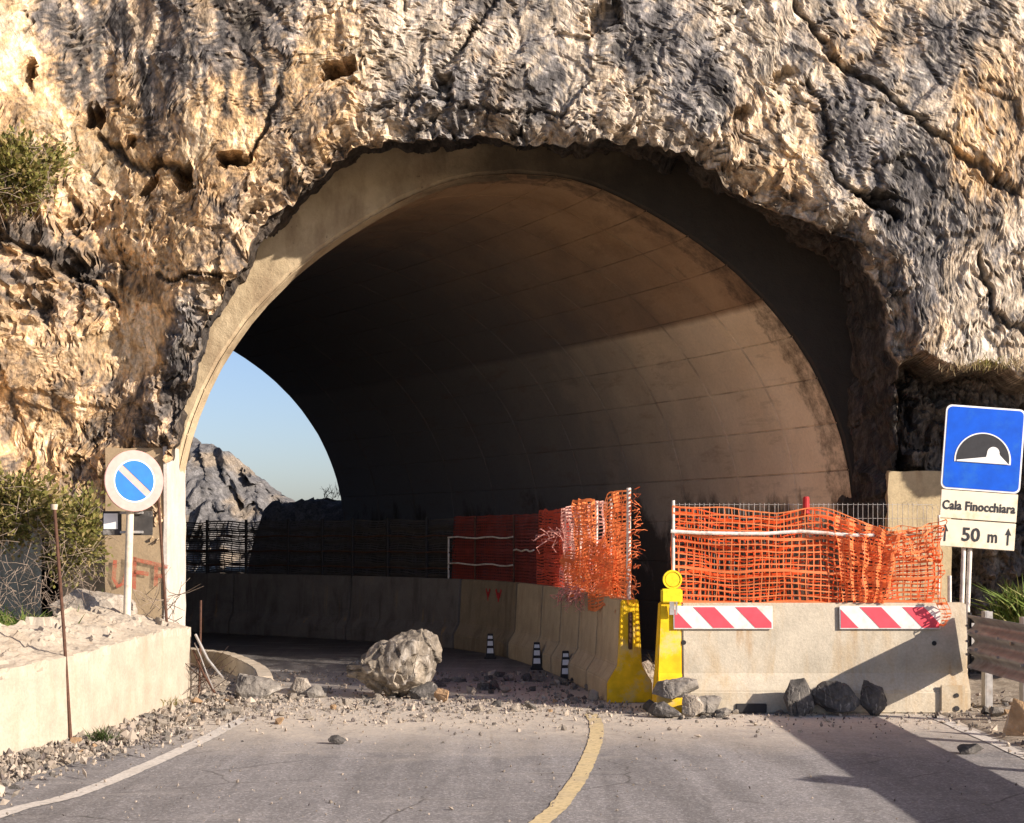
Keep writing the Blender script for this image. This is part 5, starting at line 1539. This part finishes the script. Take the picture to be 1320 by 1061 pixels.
# countless grit
def grit():
    mb_v = []; mb_f = []
    rr = np.random.default_rng(5)
    N = 9000
    xs, ys, ss = [], [], []
    k = 4200; px = rr.uniform(240, 1250, k); py = 901 + np.abs(rr.normal(0, 17, k)); ys_ = F * EYE / (py - HOR); xs.append((px - 660) / F * ys_); ys.append(ys_); ss.append(rr.gamma(2.0, .0042, k) + .003)
    k = 3500; y = rr.uniform(8.2, 14.8, k); xw = np.interp(y, [8, 10.34, 11.4, 14.3], [-3.85, -3.59, -3.30, -3.10]); xs.append(xw + .02 + np.abs(rr.normal(0, .30, k))); ys.append(y); ss.append(rr.gamma(2.2, .006, k) + .004)
    k = 420; px = rr.uniform(0, 1320, k); py = rr.uniform(925, 1061, k); y = F * EYE / (py - HOR); xs.append((px - 660) / F * y); ys.append(y); ss.append(rr.gamma(2.0, .0024, k) + .002)
    k = 900; y = rr.uniform(9.5, 14.8, k); xs.append(rr.uniform(3.7, 5.4, k)); ys.append(y); ss.append(rr.gamma(2.2, .006, k) + .004)
    k = 1600; y = rr.uniform(13.6, 17.5, k); xs.append(rr.uniform(-3.4, .9, k)); ys.append(y); ss.append(rr.gamma(2.0, .006, k) + .003)
    x = np.concatenate(xs); y = np.concatenate(ys); s_ = np.concatenate(ss)
    keep = x > np.interp(y, [8, 10.34, 11.4, 14.3, 14.35], [-3.85, -3.57, -3.28, -3.08, -9]); x, y, s_ = x[keep], y[keep], s_[keep]
    oct_ = np.array([(1, 0, 0), (-1, 0, 0), (0, 1, 0), (0, -1, 0), (0, 0, .8), (0, 0, -.5)]); fc = np.array([(0, 2, 4), (2, 1, 4), (1, 3, 4), (3, 0, 4), (2, 0, 5), (1, 2, 5), (3, 1, 5), (0, 3, 5)])
    n_ = len(x); a = rr.uniform(0, 6.28, n_); V_ = (oct_ * np.array([1, .75, .7]))[None] * (1 + rr.uniform(-.45, .45, (n_, 6, 3)))
    for ax in ((1, 2), (0, 2)):
        b_ = rr.uniform(0, 6.28, n_)[:, None]; p_, q2 = V_[..., ax[0]].copy(), V_[..., ax[1]].copy()
        V_[..., ax[0]] = p_ * np.cos(b_) - q2 * np.sin(b_); V_[..., ax[1]] = p_ * np.sin(b_) + q2 * np.cos(b_)
    ca, sa = np.cos(a)[:, None], np.sin(a)[:, None]
    vx = V_[..., 0] * ca - V_[..., 1] * sa; vy = V_[..., 0] * sa + V_[..., 1] * ca
    slope = np.interp(x, [-3.9, -2.9, -2.6, 3.8, 4.5], [.08, .035, .004, .004, .04])
    P = np.stack([vx * s_[:, None] + x[:, None], vy * s_[:, None] + y[:, None], V_[..., 2] * s_[:, None] + (slope + s_ * .35)[:, None]], -1).reshape(-1, 3)
    Fc = (fc[None] + (np.arange(n_) * 6)[:, None, None]).reshape(-1, 3)
    tn = rr.uniform(0, 1, n_); C = np.where(tn[:, None] < .55, np.array([[.36, .30, .235]]), np.where(tn[:, None] < .85, np.array([[.22, .19, .155]]), np.array([[.12, .10, .09]])))
    o = np_mesh('gravel', P, Fc, M['grit'], cols=np.repeat(C * rr.uniform(.75, 1.2, (n_, 1)), 6, 0)); tag(o, 'loose pale grit and rock chips strewn over the road and verges', 'gravel', kind='stuff')
t = NT('loose_grit'); a_ = t.n.new('ShaderNodeAttribute'); a_.attribute_name = 'Col'; M['grit'] = t.fin(a_.outputs[0], .9, 0, .15)
grit()

# ------------------------------------------------------------------ vegetation
def tuft_mb(mb, base, n_, h, spread, w_, up=(0, 0, 1), seed=0):
    r_ = random.Random(seed); up = Vector(up).normalized()
    for _ in range(n_):
        b = Vector(base) + Vector((r_.gauss(0, spread * .25), r_.gauss(0, spread * .25), r_.gauss(0, spread * .06)))
        d = (up + Vector((r_.gauss(0, .45), r_.gauss(0, .45), r_.gauss(0, .2)))).normalized(); l = h * r_.uniform(.5, 1.1)
        side = d.cross(Vector((r_.uniform(-1, 1), r_.uniform(-1, 1), .2))).normalized() * w_
        m1 = b + d * l * .5; tip = b + d * l + Vector((d.x, d.y, -.35)) * l * .35
        mb.add([b - side * .6, b + side * .6, m1 + side, m1 - side, tip], [(0, 1, 2, 3), (3, 2, 4)])
def leafy(mb, c, rad, n_, ls, seed=0, clumps=9):
    r_ = random.Random(seed); cl = [Vector(c) + Vector((r_.uniform(-1, 1) * rad[0], r_.uniform(-1, 1) * rad[1], r_.uniform(-1, 1) * rad[2])) * .75 for _ in range(clumps)]
    for _ in range(n_):
        k = r_.choice(cl); p = k + Vector((r_.gauss(0, rad[0] * .26), r_.gauss(0, rad[1] * .26), r_.gauss(0, rad[2] * .26)))
        d = (p - Vector(c) + Vector((r_.uniform(-1, 1), r_.uniform(-1, 1), r_.uniform(-.2, 1.2))) * rad[0]).normalized(); l = ls * r_.uniform(.6, 1.5)
        side = d.cross(Vector((r_.uniform(-1, 1), r_.uniform(-1, 1), r_.uniform(-1, 1)))).normalized() * l * .27
        mb.add([p, p + d * l * .5 + side, p + d * l, p + d * l * .5 - side], [(0, 1, 2, 3)])
def twigs(mb, c, rad, n_, ln, seed=0, r=.004, droop=-.3):
    r_ = random.Random(seed)
    for _ in range(n_):
        p = Vector(c) + Vector((r_.uniform(-1, 1) * rad[0], r_.uniform(-1, 1) * rad[1], r_.uniform(-1, 1) * rad[2]))
        d = Vector((r_.uniform(-.8, 1), r_.uniform(-1, .2), r_.uniform(-.8, .8) + droop)).normalized(); l = ln * r_.uniform(.5, 1.3)
        a_ = p + d * l * .5 + Vector((r_.uniform(-1, 1), 0, r_.uniform(-1, 1))) * l * .1
        mb.tube([p, a_, a_ + (d + Vector((r_.uniform(-.5, .5), 0, r_.uniform(-.5, .3)))).normalized() * l * .5], [r, r * .8, r * .4], 3, False)
def shrub(px, py, Y, rpx, n_, ls, leaf, label, seed, twig='twig', nt=60, name='shrub', clumps=9, depth=.25):
    c = W(px, py, Y); rad = (rpx[0] * Y / F, depth, rpx[1] * Y / F)
    t_ = thing(name, label, 'shrub', (c.x, c.y, c.z - rad[2]))
    off = (c.x, c.y, c.z - rad[2])
    mb = MB(); leafy(mb, c, rad, n_, ls, seed, clumps); o = mb.build('foliage', M[leaf], t_, off=off)
    mb = MB(); twigs(mb, c, rad, nt, rad[0] * .8, seed + 1); mb.build('stems', M[twig], t_, off=off)
    return t_
def cy(px, py):
    x_, z_ = (px - 660) / F * Y0, EYE - (py - HOR) / F * Y0
    return cliff_y(x_, z_)
y1 = min(cy(10, 220), cy(40, 220), cy(60, 230)) - .05
shrub(26, 222, y1, (46, 42), 5200, .055, 'leaf_olive', 'olive-green bush growing from a ledge high on the left of the cliff', 11, nt=160, clumps=16)
shrub(14, 655, 14.6, (60, 42), 6500, .055, 'leaf_olive', 'wide olive bush left of the no-parking sign', 12, nt=200, clumps=18, depth=.35)
shrub(92, 690, 15.2, (34, 52), 3800, .05, 'leaf_olive', 'trailing green bush hanging down beside the brown pier', 13, nt=140, clumps=14)
mb = MB()
c = W(60, 760, 14.3); twigs(mb, c, (.5, .3, .5), 420, .24, 17, .0028)
o = mb.build('dry_brush', M['twig'], off=tuple(c)); o.location = c; tag(o, 'tangle of dry grey twigs on the slope below the left bushes', 'brush')
def grass_thing(px, py, Y, n_, h, spread, w_, leaf, label, seed, up=(0, -.2, 1)):
    c = W(px, py, Y); mb = MB(); tuft_mb(mb, (0, 0, 0), n_, h, spread, w_, up, seed)
    o = mb.build('grass_tuft', M[leaf]); o.location = c; return tag(o, label, 'grass')
grass_thing(12, 826, 13.0, 420, .34, .75, .006, 'leaf_green', 'bright green grass clump on the wall top at the left picture edge', 31)
grass_thing(127, 783, 14.9, 120, .20, .3, .005, 'leaf_green', 'small bright green tuft at the foot of the brown pier', 32)
grass_thing(132, 955, 11.2, 90, .14, .18, .004, 'leaf_dark', 'small dark green weed at the foot of the left wall', 33)
grass_thing(215, 912, 13.5, 70, .13, .3, .004, 'leaf_olive', 'dry weed at the foot of the long bent rod', 34)
grass_thing(240, 912, 14.2, 60, .15, .2, .004, 'leaf_olive', 'faint weed at the corner of the left wall end', 35)
grass_thing(1315, 800, 15.0, 300, .5, .45, .009, 'leaf_green', 'green spiky plant behind the guardrail at the right picture edge', 36)
grass_thing(845, 868, 14.0, 26, .25, .1, .003, 'straw', 'wispy dry grass in the gap between the yellow barrier ends', 37)
for i, (px, py) in enumerate(((1240, 478), (1275, 474), (1310, 476))):
    yy = cy(px, py - 14) - .12
    grass_thing(px, py, yy, 60, .15, .45, .004, 'straw' if i != 1 else 'leaf_olive', ('left dry grass tuft on the ledge above the tunnel sign', 'olive grass tuft on the ledge directly above the tunnel sign', 'right dry grass tuft on the ledge at the picture edge')[i], 40 + i, (0, -.4, .7))
mb = MB(); c = W(262, 875, 14.3); twigs(mb, c, (.12, .15, .12), 40, .28, 51, .005, .2)
o = mb.build('dry_brush', M['twig_dark'], off=tuple(c)); o.location = c; tag(o, 'dark broken twigs between the left wall end and the kerb', 'brush')
mb = MB(); c = W(205, 785, 15.6); twigs(mb, c, (.2, .1, .15), 30, .3, 52, .005, .3)
o = mb.build('dry_brush', M['twig'], off=tuple(c)); o.location = c; tag(o, 'few bare reddish twigs in front of the graffiti pier', 'brush')
mb = MB(); c = W(438, 640, 31.0); twigs(mb, c, (.35, .2, .08), 60, .22, 53, .006, .8)
o = mb.build('dry_brush', M['twig_dark'], off=tuple(c)); o.location = c; tag(o, 'small dark bush on the bank top beyond the tunnel exit', 'shrub')
